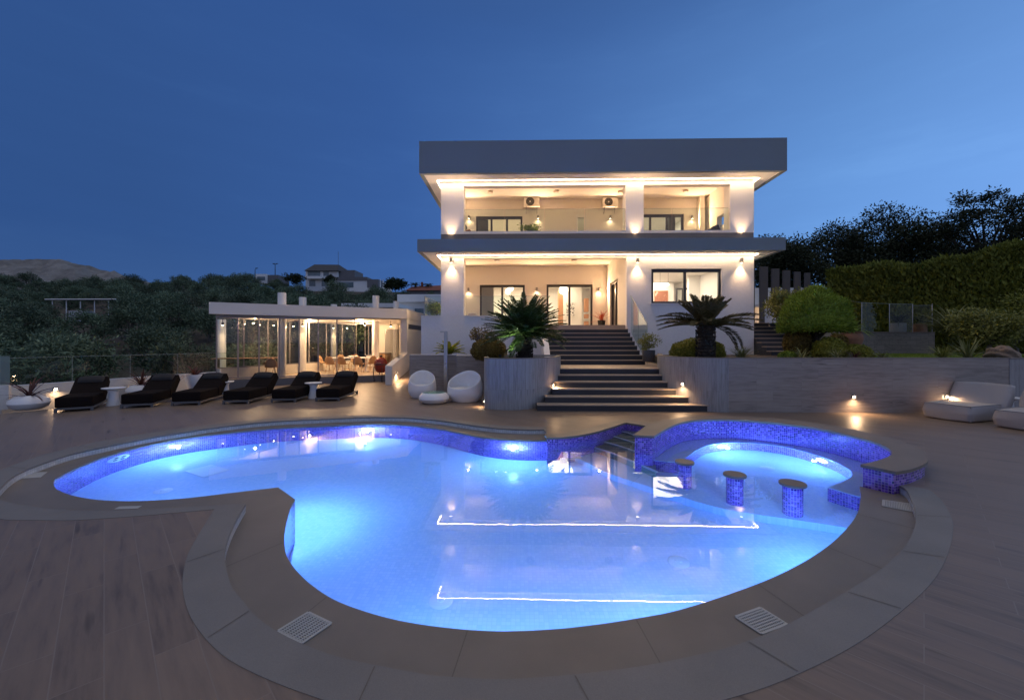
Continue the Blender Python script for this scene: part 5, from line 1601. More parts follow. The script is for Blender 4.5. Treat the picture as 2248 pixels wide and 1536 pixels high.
# --- olive grove: four tree models, copied
olives = []
for s in range(4):
    t = thing('olive_tree', 'grey green olive tree in the dark grove on the hillside', 'tree', (0, 0, -500), 0, 'olive trees of the hillside grove')
    (V, Fq), C = clump_crown(100+s, 1.6, 1.6, 1.1, 2.05, 36, 4200, .60, .22, .07, .55)
    np_mesh('crown', V, Fq, M['lf_olive'], t)
    b_ = trunk_mesh(C, 1.15, .15, s, -.3); b_.build('trunk', M['bark_grey'], t, local=True, smooth='all')
    olives.append(t)
rng = random.Random(11)
placed = []; used = set()
tries = 0
while len(placed) < 235 and tries < 26000:
    tries += 1
    d = 19.5 + 86*rng.random()**.72
    u = rng.uniform(-70, 965)
    p = A2(u, d)
    fx = Fa.x + (p.y-Fa.y)*fd.x/fd.y
    if p.x > fx-2.2 and p.y < 37: continue
    if 35 < d < 61 and 98 < u < 288: continue
    if 44 < d < 60 and 60 < u < 330 and rng.random() < .6: continue
    if 36 < d < 62 and u > 835: continue
    if d > 67 and 640 < u < 965: continue
    sp = 3.3+.028*d
    if any((p.x-q.x)**2+(p.y-q.y)**2 < sp*sp for q in placed): continue
    placed.append(p)
    k = rng.randrange(4)
    if k not in used: o = olives[k]; used.add(k)
    else: o = copy_tree(olives[k])
    sc = rng.uniform(.85, 1.3)*(1.0 if d < 80 else 1.15)
    if d > 78 and 560 < u < 965: sc *= .72
    o.location = (p.x, p.y, ground(p.x, p.y)-.15); o.scale = (sc, sc, sc*rng.uniform(.88, 1.1)); o.rotation_euler = (0, 0, rng.uniform(0, 6.28))

# --- slatted solar canopy in a clearing
c = A2(190, 52)
sp_ = thing('solar_canopy', 'long dark slatted canopy on thin white posts in a clearing of the olive grove', 'canopy', (c.x, c.y, ground(c.x, c.y)))
x0, x1 = A2(116, 52).x, A2(272, 52).x
zt0 = at_d(190, 655, 52).z; zg = zt0-2.2
mb = MB(); vs = [(x0, c.y-.9, zt0-.25), (x1, c.y-.9, zt0-.25), (x1, c.y+3, zt0+.12), (x0, c.y+3, zt0+.12)]
mb.add(vs+[(x, y, z-.08) for x, y, z in vs], [(0,1,2,3),(7,6,5,4),(0,4,5,1),(1,5,6,2),(2,6,7,3),(3,7,4,0)]); mb.build('panel', M['far_grey'], sp_)
mb = MB(); mb.tube([(x0, c.y-.95, zt0-.2), (x1, c.y-.95, zt0-.2)], .07, 6); mb.build('edge_rail', M['far_white'], sp_)
for k in range(5):
    x = x0+(x1-x0)*(.06+.2*k); b_ = MB(); b_.tube([(x, c.y-.6, zg-.6), (x, c.y-.6, zt0-.26)], .06, 6); b_.build('post', M['far_white'], sp_)
b_ = MB(); b_.box(x0+.6, x0+2.9, c.y+1.2, c.y+2.2, zg-.8, zg+.75); b_.build('water_tank', M['far_white'], sp_)

# --- houses up on the ridge
def hb(t, name, u0, u1, v0, v1, d, dep, mat, parent=None):
    a = at_d(u0, v1, d); b = at_d(u1, v0, d)
    b_ = MB(); b_.box(a.x, b.x, a.y, a.y+dep, a.z, b.z); return b_.build(name, mat, parent or t)
D1 = 112
c = at_d(735, 640, D1)
h1 = thing('hill_house', 'white house with dark pitched roof and terraces high on the ridge', 'house', tuple(c))
hb(h1, 'wall', 671, 742, 594, 640, D1, 9, M['far_white']); hb(h1, 'wall', 742, 832, 615, 642, D1-1, 9, M['far_white'])
a = at_d(667, 594, D1-1.2); b = at_d(741, 594, D1-1.2); ap = at_d(690, 580.5, D1+4); bp = at_d(744, 581, D1+4)
mb = MB(); vs = [tuple(a), tuple(b), (bp.x, bp.y, bp.z), (ap.x, ap.y, ap.z), (a.x+.5, a.y+10, a.z), (b.x+1.5, b.y+10, b.z)]
mb.add(vs, [(0,1,2,3), (3,2,5,4), (1,5,2), (0,3,4), (0,4,5,1)]); mb.build('roof', M['roof_dark'], h1)
hb(h1, 'wall', 741, 779, 593, 608, D1+.5, 6, M['far_grey']); hb(h1, 'wall', 738, 806, 608, 615.5, D1-1.3, 8, M['far_grey']); hb(h1, 'screen', 806, 831, 613, 632, D1-1.6, 4, M['far_grey'])
hb(h1, 'balcony', 669, 706, 606, 611.5, D1-1.8, 1.8, M['far_white'])
for u0, u1, v0, v1, dd_ in [(676,703,594.8,606,.1),(710,722,596,606,.1),(679,692,615,628,.1),(706,720,615,629,.1),(745,776,619,631,1.1),(791,805,621,631,1.1)]:
    hb(h1, 'window', u0, u1, v0, v1, D1-dd_, .08, M['far_glass'])
hb(h1, 'terrace_wall', 745, 860, 632, 645, D1-4, .3, M['far_white'])
for u in (834, 840): hb(h1, 'post', u, u+1.6, 613, 632, D1-4, .2, M['far_white'])
b_ = MB(); p = at_d(742.5, 596, D1); b_.tube([tuple(p), (p.x, p.y, p.z+5.5)], .05, 5); b_.build('aerial', M['far_grey'], h1)
c = at_d(586, 617, 104)
h2 = thing('hill_house', 'small pale flat roofed house half hidden by olive trees on the ridge', 'house', tuple(c))
hb(h2, 'wall', 561, 585, 601.5, 622, 104, 6, M['far_white']); hb(h2, 'wall', 585, 611, 603.5, 622, 104.5, 5, M['far_grey']); hb(h2, 'window', 564.5, 582, 607, 615, 103.9, .08, M['far_glass'])
D3 = 46
c = at_d(905, 690, D3)
h3 = thing('neighbour_building', 'low white building with a flat roof just behind the glass pavilion', 'building', tuple(c))
hb(h3, 'wall', 874, 969, 662, 712, D3, 8, M['far_white']); hb(h3, 'roof', 872, 969, 646, 662.5, D3-.6, 9, M['far_white']); hb(h3, 'window', 897, 930, 677, 690, D3-.1, .09, M['far_glass'])
h4 = thing('neighbour_building', 'long low flat roofed building seen between the pavilion columns', 'building', tuple(at_d(800, 690, 40)))
hb(h4, 'wall', 752, 874, 676, 705, 40, 6, M['far_white']); hb(h4, 'roof', 749, 874, 665.5, 674.5, 39.6, 7, M['far_white'])
c = at_d(925, 640, 84)
h5 = thing('hill_house', 'house with red tiled roof and chimney beside the small palms', 'house', tuple(c))
hb(h5, 'wall', 893, 972, 637, 652, 84, 6, M['far_grey'])
a = at_d(889, 637.5, 83.4); b = at_d(974, 637, 83.4); ap = at_d(905, 629, 87); bp = at_d(972, 626, 87)
mb = MB(); mb.add([tuple(a), tuple(b), tuple(bp), tuple(ap), (a.x, a.y+7, a.z), (b.x, b.y+7, b.z)], [(0,1,2,3), (3,2,5,4), (0,3,4), (1,5,2), (0,4,5,1)]); rf = mb.build('roof', M['red_roof'], h5)
hb(h5, 'chimney', 924, 928, 619, 631, 86, .5, M['red_roof'], rf)
def street_lamp(u, v0, v1, d, label, twin):
    a = at_d(u, v1, d); b = at_d(u, v0, d)
    t = thing('street_lamp', label, 'street lamp', tuple(a), 0, 'unlit street lamps on the ridge')
    b_ = MB(); b_.tube([tuple(a), tuple(b)], [.12, .07], 6); b_.build('pole', M['black'], t)
    b_ = MB()
    for s in ((-1, 1) if twin else (1,)):
        b_.tube([tuple(b), (b.x+s*.6, b.y, b.z+.25)], .05, 5); b_.box(b.x+s*.4-.25, b.x+s*.4+.35, b.y-.12, b.y+.12, b.z+.2, b.z+.34)
    b_.build('lamp_head', M['black'], t)
street_lamp(560, 591, 620, 108, 'dark single street lamp at the left of the small ridge house', False)
street_lamp(604, 581, 610, 109, 'dark street lamp with two heads above the small ridge house', True)

def palm(u, v_base, v_top, d, label):
    a = at_d(u, v_base, d); h = (v_base-v_top)/900*d
    t = thing('palm_tree', label, 'palm tree', tuple(a), 0, 'small palms beside the red roofed house')
    b_ = MB(); b_.tube([(0,0,-2),(0,0,h*.6)], [.25,.2], 7); b_.build('trunk', M['bark'], t, local=True)
    rng = np.random.default_rng(int(u)); parts = []
    for k in range(26):
        az = rng.random()*6.28; e0 = rng.uniform(.1, 1.3)
        P = []; p = np.array([0, 0, h*.6]); e = e0
        for s in range(8):
            dv = np.array([math.cos(az)*math.cos(e), math.sin(az)*math.cos(e), math.sin(e)]); P.append((p.copy(), dv)); p = p+dv*h*.075; e -= .24
        for p, dv in P:
            sd = np.cross(dv, [0, 0, 1]); sd /= np.linalg.norm(sd)+1e-6
            for sg in (-1, 1):
                parts.append(leaves(p[None], (dv*.6+sd*sg*.8-np.array([0, 0, .3]))[None], [h*.13], [.09], rng))
    V, Fq = cat(parts); np_mesh('crown', V, Fq, M['lf_dark'], t)
palm(912, 640, 616, 86, 'small dark palm at the left of the red chimney'); palm(940, 640, 617, 86, 'small dark palm between the red chimney and the villa')

def big_tree(name, label, cat_, u, d, v_base, v_top, w_px, seed, mat, n_leaf, ll, lw, group=None, ncl=46, clr=.34, hollow=.3, bark='bark', sq=1.0, trunk_h=.35):
    a = at_d(u, v_base, d); H = (v_base-v_top)/900*d; Wd = w_px/900*d/2
    t = thing(name, label, cat_, tuple(a), 0, group)
    rz = H*(1-trunk_h)/2*1.0
    (V, Fq), C = clump_crown(seed, Wd, Wd*.8*sq, rz, H-rz*1.02, ncl, n_leaf, clr*Wd, ll, lw, hollow)
    np_mesh('crown', V, Fq, mat, t)
    b_ = trunk_mesh(C, H*trunk_h*1.15, max(.06, H*.022), seed, -.3, 26); b_.build('trunk', M[bark], t, local=True, smooth='all')
    return t
big_tree('round_tree', 'dark round topped tree at the right of the ridge house', 'tree', 868, 96, 646, 613, 46, 61, M['lf_dark'], 2600, .5, .25, ncl=40)
big_tree('round_tree', 'small dark tree in front of the ridge house', 'tree', 724, 104, 641, 605, 24, 62, M['lf_dark'], 900, .5, .22, trunk_h=.5, ncl=22)
big_tree('round_tree', 'dark bushy tree between the two ridge houses', 'tree', 645, 100, 632, 604, 40, 63, M['lf_dark'], 1500, .5, .22, ncl=26)

# ================================================================== TREES BEHIND THE GARDEN ON THE RIGHT
tg = 'tall dark trees behind the garden hedge'
big_tree('dark_tree', 'dark leafy tree just behind the right end of the villa', 'tree', 1735, 31, 745, 508, 150, 71, M['lf_dark'], 15000, .20, .10, tg, 90, .34, .15)
big_tree('dark_tree', 'dark leafy tree rising above the vertical fins', 'tree', 1850, 33, 745, 482, 190, 72, M['lf_dark'], 19000, .20, .10, tg, 100, .32, .15)
big_tree('dark_tree', 'broad dark tree with a flat bushy top behind the hedge end', 'tree', 1965, 32, 745, 456, 180, 73, M['lf_dark'], 19000, .20, .10, tg, 100, .32, .15)
big_tree('dark_tree', 'dark tree in the gap between the two highest crowns', 'tree', 2062, 34, 745, 478, 150, 74, M['lf_dark'], 15000, .20, .10, tg, 80, .34, .15)
big_tree('dark_tree', 'tallest open branched tree with sky showing through its leaves', 'tree', 2165, 29, 745, 408, 200, 75, M['lf_dark'], 11000, .20, .10, tg, 110, .20, .35)
big_tree('dark_tree', 'tall dark tree cut off by the right edge of the picture', 'tree', 2290, 29, 745, 425, 180, 76, M['lf_dark'], 13000, .20, .10, tg, 90, .28, .2)
big_tree('dark_tree', 'low dark tree filling the space between villa and fins', 'tree', 1690, 36, 745, 530, 90, 77, M['lf_dark'], 5000, .24, .12, tg, 40, .4)

# --- clipped conifer hedge
H0, H1 = A2(1822, 25.5), A2(2360, 17.6)
hd = (H1-H0).normalized(); hn = Vector((hd.y, -hd.x))
if hn.y > 0: hn = -hn
hl_ = (H1-H0).length
hedge = thing('clipped_hedge', 'tall clipped conifer hedge along the right side of the garden', 'hedge', (H0.x, H0.y, 1.2))
rng = np.random.default_rng(33); n = 30000
s = rng.random(n)*hl_; z = rng.random(n)*4.85
top = rng.random(n) < .2; z[top] = 4.85+rng.normal(size=top.sum())*.08
dep = np.where(top, rng.random(n)*1.5, rng.normal(size=n)*.10+.10*np.sin(s*1.7)+.08*np.sin(z*2.9+s))
endf = rng.random(n) < .07; s[endf] = rng.normal(size=endf.sum())*.1; dep[endf] = rng.random(endf.sum())*1.5
z += .16*np.sin(s*1.1)+.1*np.sin(s*2.7+1)
P = np.stack([H0.x+hd.x*s-hn.x*dep-H0.x, H0.y+hd.y*s-hn.y*dep-H0.y, z], axis=1)
D = np.stack([hn.x*.35*np.ones(n), hn.y*.35*np.ones(n), .8*np.ones(n)], axis=1)+.6*unit(rng, n)
V, Fq = leaves(P, D, .17+.2*rng.random(n), .08+.06*rng.random(n), rng, flat=np.array([[hn.x, hn.y, .5]])+.5*unit(rng, n))
np_mesh('foliage', V, Fq, M['lf_hedge'], hedge)
mb = MB(); mb.obox((H0+H1)/2 - hn*.85, hd, hn, hl_/2-.12, .66, 1.0, 1.2+4.7); mb.build('opaque_core', M['bark'], hedge)  # solid core added inside the foliage to block light

# ================================================================== CYCADS
def cycad(name, label, c, zb, ztr, r, fronds, seed, mat, leaf=.16, pairs=46, group=None, lw=.017, up=.25):
    t = thing(name, label, 'cycad', (c[0], c[1], zb), 0, group)
    H = ztr-zb
    rng = np.random.default_rng(seed)
    b_ = MB(); prof = []
    k = 0
    zz = 0
    while zz < H:
        prof += [(r*(1.04 if k % 2 else .93), zz)]; zz += .045; k += 1
    prof += [(r*.9, H), (0, H+.05)]
    b_.lathe(prof, n=20)
    # old leaf bases as little scales
    if H > .3 and r > .1:
        n = int(H*420); a = rng.random(n)*6.28; z = rng.random(n)*H
        P = np.stack([r*np.cos(a), r*np.sin(a), z], 1); D = np.stack([np.cos(a)*.8, np.sin(a)*.8, .8*np.ones(n)], 1)
        V, Fq = leaves(P, D, .09*np.ones(n), .05*np.ones(n), rng); b_.add([tuple(v) for v in V], [tuple(int(i) for i in f) for f in Fq])
    b_.build('trunk', M['bark'], t, local=True)
    parts = []; b_ = MB()
    for az, e0, L, dr in fronds:
        st = 18; p = np.array([r*.35*math.cos(az), r*.35*math.sin(az), H]); e = e0; pts = [p.copy()]; tg_ = []
        for s in range(st):
            dv = np.array([math.cos(az)*math.cos(e), math.sin(az)*math.cos(e), math.sin(e)])
            tg_.append(dv); p = p+dv*L/st; pts.append(p.copy()); e -= dr/st
        b_.tube([tuple(q) for q in pts], [.014*(1-.7*i/st) for i in range(st+1)], 4, False)
        pts = np.array(pts); tg_ = np.array(tg_+[tg_[-1]])
        ss = np.linspace(.07, .995, pairs); f = ss*st; i0 = np.clip(f.astype(int), 0, st-1); w = (f-i0)[:, None]
        Pp = pts[i0]*(1-w)+pts[i0+1]*w; T = tg_[i0]
        sd = np.cross(T, np.array([0, 0, 1.0])); sd /= np.linalg.norm(sd, axis=1, keepdims=True)+1e-9
        upv = np.cross(sd, T)
        LL = leaf*np.sin(np.pi*(.12+.80*ss))**.7*(L/1.3)**.5
        for sg in (-1, 1):
            D = T*.62+sd*sg*.85+upv*up+.06*rng.normal(size=T.shape)
            parts.append(leaves(Pp, D, LL*(.9+.2*rng.random(pairs)), np.full(pairs, lw), rng, flat=upv))
    V, Fq = cat(parts); cr = np_mesh('crown', V, Fq, mat, t)
    b_.build('frond_stalk', mat, cr, local=True)
    return t
rng = random.Random(3)
fr = []
for k in range(150):                                    # left cycad: dense round head
    e0 = 1.45-1.5*((k+.5)/150)**.85; fr.append((k*2.39996+rng.uniform(-.15, .15), e0, rng.uniform(1.12, 1.38), rng.uniform(.35, .75)))
for k in range(5): fr.append((rng.uniform(0, 6.28), rng.uniform(-.75, -.2), rng.uniform(.8, 1.1), rng.uniform(.3, .7)))
c = A2(1151, 12.75)
cycad('cycad_palm', 'large dense dark green cycad in the rounded planter at the left of the stair', c, PZ-.12, 2.12, .22, fr, 1, M['lf_cycas'], .18, 56, lw=.028)
fr = []
for k in range(26):
    e0 = 1.40-.55*((k+.5)/26); fr.append((k*2.39996, e0, rng.uniform(.85, 1.12), rng.uniform(.25, .5)))
for az, e0, L, dr in [(R(178),.55,1.45,.75),(R(188),.40,1.5,.65),(R(170),.30,1.35,.6),(R(200),.62,1.4,.8),(R(160),.18,1.3,.55),(R(185),.15,1.2,.4),(R(205),.3,1.2,.6),(R(2),.50,1.5,.62),(R(352),.38,1.55,.6),(R(12),.30,1.4,.5),(R(-15),.6,1.45,.8),(R(20),.45,1.4,.7),(R(6),.15,1.45,.5),(R(-20),.22,1.25,.6),(R(250),.5,1.2,.9),(R(280),.45,1.2,.9),(R(100),.5,1.2,.7),(R(70),.5,1.2,.7),(R(130),.45,1.3,.7),(R(45),.4,1.3,.7),(R(230),.35,1.2,.8),(R(310),.4,1.2,.8),(R(-6),.12,1.30,1.55),(R(4),-.05,1.25,1.35)]:
    fr.append((az, e0, L, dr))
c = A2(1549, 12.6)
cycad('cycad_palm', 'cycad with a thick trunk and wide spreading brownish fronds before the big window', c, 1.3, 2.38, .235, fr, 2, M['lf_cycas_dry'], .22, 76, lw=.034)
c = A2(987, 16.5)
fr = [(k*2.39996, 1.25-1.0*(k/22), .66, .7) for k in range(22)]
cycad('cycad_palm', 'small yellow green cycad behind the shower post', c, 1.28, 1.42, .09, fr, 4, M['lf_cycas_young'], .18, 30, lw=.045)

# ================================================================== SHRUBS, GRASSES, POTS
def ball(name, label, u, d, v_top, v_base, w_px, mat, seed, n=6000, ll=.05, group=None, cat_='shrub', half=True, lw=.035, rough=.04, trunk=False):
    a = at_d(u, v_base, d); H = (v_base-v_top)/900*d; Wd = w_px/900*d/2
    t = thing(name, label, cat_, tuple(a), 0, group)
    rng = np.random.default_rng(seed)
    N_ = unit(rng, n)
    rz = H*.62 if half else H/2
    zc = H-rz
    bumpy = 1+rough*np.sin(N_[:, 0]*7+seed)*np.cos(N_[:, 1]*6)+rough*.8*np.sin(N_[:, 2]*9+N_[:, 0]*4)
    rad = np.array([Wd, Wd*.95, rz])
    P = N_*rad*bumpy[:, None]*(1-.10*rng.random((n, 1))**2)
    P[:, 2] += zc
    keep = P[:, 2] > -.05; P = P[keep]; N2 = N_[keep]
    D = N2*.35+unit(rng, len(P))
    V1 = leaves(P, D, ll*(.7+.6*rng.random(len(P))), lw*(.7+.6*rng.random(len(P))), rng, flat=N2+.45*unit(rng, len(P)))
    cv, cf = sphere_core(1, 20, 12, tuple(rad*.93), zc)
    V, Fq = cat([V1, (cv, cf)])
    np_mesh('foliage', V, Fq, mat, t)
    if trunk:
        b_ = MB(); b_.tube([(0, 0, -trunk), (0, 0, zc)], [.1, .08], 8); b_.build('trunk', M['bark'], t, local=True)
    return t
bg = 'clipped ball shrubs of the garden'
ball('ball_shrub', 'clipped yellow green dome shrub behind the thick trunked cycad', 1531, 13.6, 744, 790, 112, M['lf_box'], 21, 9000, .06, bg)
ball('ball_shrub', 'clipped ball shrub beside the mushroom shaped tree', 1821, 13.2, 741, 788, 63, M['lf_box'], 22, 5000, .055, bg)
ball('ball_shrub', 'smaller clipped ball shrub under the terracotta jar', 1880, 12.9, 757, 790, 58, M['lf_box'], 23, 4500, .055, bg)
ball('ball_shrub', 'low brownish dome shrub behind the rounded planter at the left', 1073, 14.6, 743, 786, 78, M['lf_brown'], 24, 6000, .06, bg)
ball('ball_shrub', 'tall brownish clipped shrub left of the mushroom tree trunk', 1750, 14.0, 720, 788, 52, M['lf_brown'], 25, 5500, .06, bg, half=False)
ball('ball_shrub', 'small dark green shrub at the foot of the side stair', 1728, 12.5, 772, 790, 34, M['lf_topiary'], 26, 2000, .05, bg)
ball('ball_shrub', 'brownish shrub between the mushroom tree and the terracotta jar', 1838, 15.5, 733, 775, 40, M['lf_brown'], 28, 3000, .06, bg)
# mushroom shaped topiary tree
a = at_d(1789, 786, 13.9)
tt = thing('topiary_tree', 'mushroom shaped clipped green tree on a dark trunk at the right of the villa', 'tree', tuple(a))
rng = np.random.default_rng(9); n = 16000
sc = 13.9/900
N_ = unit(rng, n); N_[:, 2] = np.where(N_[:, 2] < -.12, -.12*rng.random(n), N_[:, 2])
rad = np.array([71*sc, 58*sc, 84*sc]); zc = (786-718)*sc
b1 = 1+.05*np.sin(N_[:, 0]*6+1)*np.cos(N_[:, 1]*5)+.04*np.sin(N_[:, 2]*8+N_[:, 1]*5)
P = N_*rad*.96*b1[:, None]*(1-.1*rng.random((n, 1))**2); P[:, 2] += zc
D = N_*.45+np.array([0, 0, .5])+.7*unit(rng, n)
V1 = leaves(P, D, .10+.11*rng.random(n)**2, .024+.014*rng.random(n), rng, flat=N_+.45*unit(rng, n))
cv, cf = sphere_core(1, 24, 12, tuple(rad*.93), zc); cv[:, 2] = np.maximum(cv[:, 2], zc-.10*rad[2])
V, Fq = cat([V1, (cv, cf)]); np_mesh('crown', V, Fq, M['lf_topiary'], tt)
b_ = MB(); b_.tube([(0,0,-.3),(.03,0,.35),(-.02,0,zc)], [.15,.12,.13], 9)
for k in range(6):
    an = k*1.05; b_.tube([(0,0,zc*.55),(.3*math.cos(an),.3*math.sin(an),zc*.85),(.8*math.cos(an),.8*math.sin(an),zc+.1)], [.07,.05,.03], 6)
b_.build('trunk', M['bark'], tt, local=True, smooth='all')
def shrub(name, label, u, d, v_top, v_base, w_px, mat, seed, n, ll, lw, ncl=26, group=None, th=.2, clr=.42, hol=.3):
    return big_tree(name, label, 'shrub', u, d, v_base, v_top, w_px, seed, mat, n, ll, lw, group, ncl, clr, hol, 'bark_grey', trunk_h=th)
shrub('leafy_shrub', 'loose yellow green shrub behind the mushroom tree', 1733, 17.2, 632, 722, 92, M['lf_light'], 41, 6500, .10, .05, 44)
shrub('leafy_shrub', 'broad yellowish shrub near the right edge above the rock', 2168, 14.6, 681, 764, 120, M['lf_light'], 42, 5500, .11, .055, 46, th=.12)
shrub('leafy_shrub', 'dark shrub behind the yellowish shrub at the right edge', 2235, 16.5, 650, 772, 110, M['lf_hedge'], 43, 4500, .12, .06, 40, th=.1)
shrub('leafy_shrub', 'sparse bush with pinkish leaves leaning on the villa wall behind the left cycad', 1056, 15.6, 716, 785, 62, M['lf_brown'], 44, 800, .08, .04, 22, th=.4, clr=.3)
shrub('leafy_shrub', 'green shrub in a corner of the upper terrace behind the glass', 955, 19.5, 664, 702, 34, M['lf_topiary'], 46, 900, .10, .05, 20, th=.3)
shrub('leafy_shrub', 'leafy potted bush standing on the balcony floor by the first air conditioner', 1166, 20.5, 493.5, 516, 42, M['lf_topiary'], 45, 700, .10, .05, 18, th=.2)
def tuft(name, label, u, d, v_top, v_base, w_px, mat, seed, n=40, wd=.02, group=None, cat_='grass plant', droop=1.1, parent=None, base=None, e_lo=.35):
    a = at_d(u, v_base, d) if base is None else Vector(base)
    H = (v_base-v_top)/900*d; Wd = w_px/900*d/2
    t = thing(name, label, cat_, tuple(a), 0, group) if parent is None else parent
    rng = np.random.default_rng(seed); V = []; Fq = []
    for k in range(n):
        az = rng.random()*6.28; e = rng.uniform(e_lo, 1.5); L = (H*math.sin(e)**.5+Wd*math.cos(e))*rng.uniform(.75, 1.1); e_ = e
        p = np.array([rng.normal()*.02, rng.normal()*.02, 0.0]) + (np.array(a)-np.array(wpos(t)) if parent is not None else 0)
        st = 7; b0 = len(V)
        for s in range(st+1):
            dv = np.array([math.cos(az)*math.cos(e_), math.sin(az)*math.cos(e_), math.sin(e_)])
            sd = np.array([-math.sin(az), math.cos(az), 0])*wd*.5*(math.sin(math.pi*(.22+.78*s/st))+.02)
            V += [p-sd, p+sd]; p = p+dv*L/st; e_ -= droop/st*rng.uniform(.6, 1.3)
        Fq += [(b0+2*s, b0+2*s+1, b0+2*s+3, b0+2*s+2) for s in range(st)]
    np_mesh('blades' if parent is None else 'plant', V, Fq, mat, t)
    return t
gr_ = 'spiky grass plants along the garden wall'
tuft('spiky_grass', 'spiky grass plant at the foot of the mushroom tree', 1757, 12.2, 758, 789, 50, M['lf_grass'], 51, 46, .022, gr_)
tuft('spiky_grass', 'spiky grass plant in front of the larger ball shrub', 1838, 11.9, 760, 789, 46, M['lf_grass'], 52, 46, .022, gr_)
tuft('spiky_grass', 'spiky grass plant in front of the smaller ball shrub', 1876, 11.9, 768, 789, 44, M['lf_red'], 53, 34, .022, gr_)
tuft('spiky_grass', 'spiky grass plant between the ball shrubs and the lawn', 1937, 11.9, 766, 789, 48, M['lf_grass'], 54, 44, .022, gr_)
tuft('spiky_grass', 'pale spiky agave beside the brown rock', 2126, 12.3, 745, 788, 90, M['lf_grass'], 55, 44, .035, gr_, droop=.5)
tuft('tall_grass', 'tall arching grass clump in front of the clipped hedge', 2090, 17, 655, 745, 130, M['lf_grass'], 56, 220, .055, None, droop=1.3, e_lo=.7)
tuft('low_bush', 'low silvery bush on the wall in front of the villa corner', 1628, 11.9, 766, 790, 84, M['lf_grass'], 57, 150, .014, None, 'shrub', droop=.5)
tuft('low_bush', 'low yellowish bush at the edge of the lawn by the wall', 2070, 11.9, 768, 788, 90, M['lf_light'], 58, 150, .012, None, 'shrub', droop=.5)

# lawn behind the wall
mb = MB(); mb.prism([(10.8, yw+.25), (24, yw+.25), (30, 16), (30, 27), (12, 27), (10.9, 17)], 1.25, 1.36, bottom=False); mb.build('garden_lawn', M['lawn'], kind='structure')
rng = np.random.default_rng(77); n = 24000
P = np.stack([11.2+8*rng.random(n), yw+.4+6*rng.random(n), np.full(n, 1.355)], 1)
D = np.stack([.3*rng.normal(size=n), .3*rng.normal(size=n), np.ones(n)], 1)
V, Fq = leaves(P, D, .04+.05*rng.random(n), np.full(n, .012), rng)
o = np_mesh('grass', V, Fq, M['lf_topiary']); o['kind'] = 'stuff'
# rock
a = at_d(2200, 789, 12.2)
rk = np.random.default_rng(8); cv, cf = sphere_core(1, 40, 24)
nn_ = cv/np.linalg.norm(cv, axis=1, keepdims=True)
dsp = 1+.14*np.sin(nn_[:, 0]*4.2+1)*np.cos(nn_[:, 1]*5)+.10*np.sin(nn_[:, 2]*9+nn_[:, 0]*6)+.06*np.sin(nn_[:, 0]*17+nn_[:, 1]*13)
cv = nn_*dsp[:, None]*np.array([.46, .32, .29]); cv[:, 2] += .08
o = np_mesh('boulder', cv, cf, M['rock']); o.location = tuple(a); o.rotation_euler = (.1, .12, .4); tag(o, 'rough brown boulder on the garden wall near the right edge', 'rock')
# terracotta jar with a plant, grey pots behind the glass
def pot(name, label, u, d, v_base, prof, mat, cat_='plant pot', plant=None, **kw):
    a = at_d(u, v_base, d); t = thing(name, label, cat_, tuple(a))
    b_ = MB(); b_.lathe(prof, n=36); b_.build('pot', mat, t, smooth=True, local=True)
    r = max(p[0] for p in prof)*.8; z = prof[-1][1]-.04
    b_ = MB(); b_.disc((0, 0), prof[-1][0]*.97, z); b_.build('soil', M['soil'], t, local=True)
    return t, Vector(a)+Vector((0, 0, z))
t, b0 = pot('terracotta_jar', 'weathered terracotta jar with two handles holding an arching plant', 1869, 15.6, 768, [(.20,0),(.27,.12),(.36,.38),(.36,.5),(.30,.60),(.29,.64),(.33,.68),(.32,.69),(.27,.66)], M['terracotta'])
for sg in (-1, 1):
    b_ = MB(); b_.tube([(sg*.29,0,.62),(sg*.40,0,.60),(sg*.42,0,.52),(sg*.35,0,.46)], .03, 7); b_.build('handle', M['terracotta'], t, local=True, smooth='all')
tuft('', '', 1869, 15.6, 690, 728, 84, M['lf_topiary'], 81, 60, .05, parent=t, base=b0, droop=1.5)
t, b0 = pot('grey_pot', 'grey round pot with an arching dark plant behind the garden glass', 1972, 20.5, 731, [(.27,0),(.31,.1),(.31,.48),(.29,.5),(.27,.47)], M['alu_grey'])
tuft('', '', 1972, 20.5, 680, 706, 100, M['lf_dark'], 82, 70, .06, parent=t, base=b0, droop=1.5)
t, b0 = pot('grey_pot', 'brownish pot half hidden at the right end of the garden glass', 2019, 20.8, 733, [(.24,0),(.28,.1),(.28,.5),(.26,.52),(.24,.47)], M['terracotta'])
tuft('', '', 2019, 20.8, 685, 708, 70, M['lf_dark'], 83, 50, .06, parent=t, base=b0, droop=1.3)
# curved stone wall with glass
cp_ = smooth_path([A2(1868, 17.6), A2(1900, 18.6), A2(1960, 19.2), A2(2010, 19.4), A2(2052, 19.3)], 6)
GR2 = thin_glass('garden_glass', (.85, .92, .89), 1.45, .45)
sw = thing('stone_garden_wall', 'low curved stone block wall topped with clear glass panels in the garden', 'wall', (cp_[12][0], cp_[12][1], 1.3))
mb = MB(); co_ = offset_path(cp_, .28)
mb.prism(cp_+rev(co_), 1.2, 2.30); mb.build('stone_blocks', M['stonewall'], sw)
mb = MB(); mb.prism(offset_path(cp_, -.02)+rev(offset_path(cp_, .30)), 2.302, 2.36); mb.build('wall_cap', M['stone_cap'], sw)
gp_ = offset_path(cp_, .14)
for i in (0, 6, 12, 18):
    b_ = MB(); b_.tube([(gp_[i+6][0], gp_[i+6][1], 2.36), (gp_[i+6][0], gp_[i+6][1], 3.70)], .014, 6); b_.build('post', M['steel'], sw)
    glass_rail('glass_panel', (gp_[i], gp_[i+6]), 2.37, 3.68 if i < 18 else 3.62, sw, GR2)
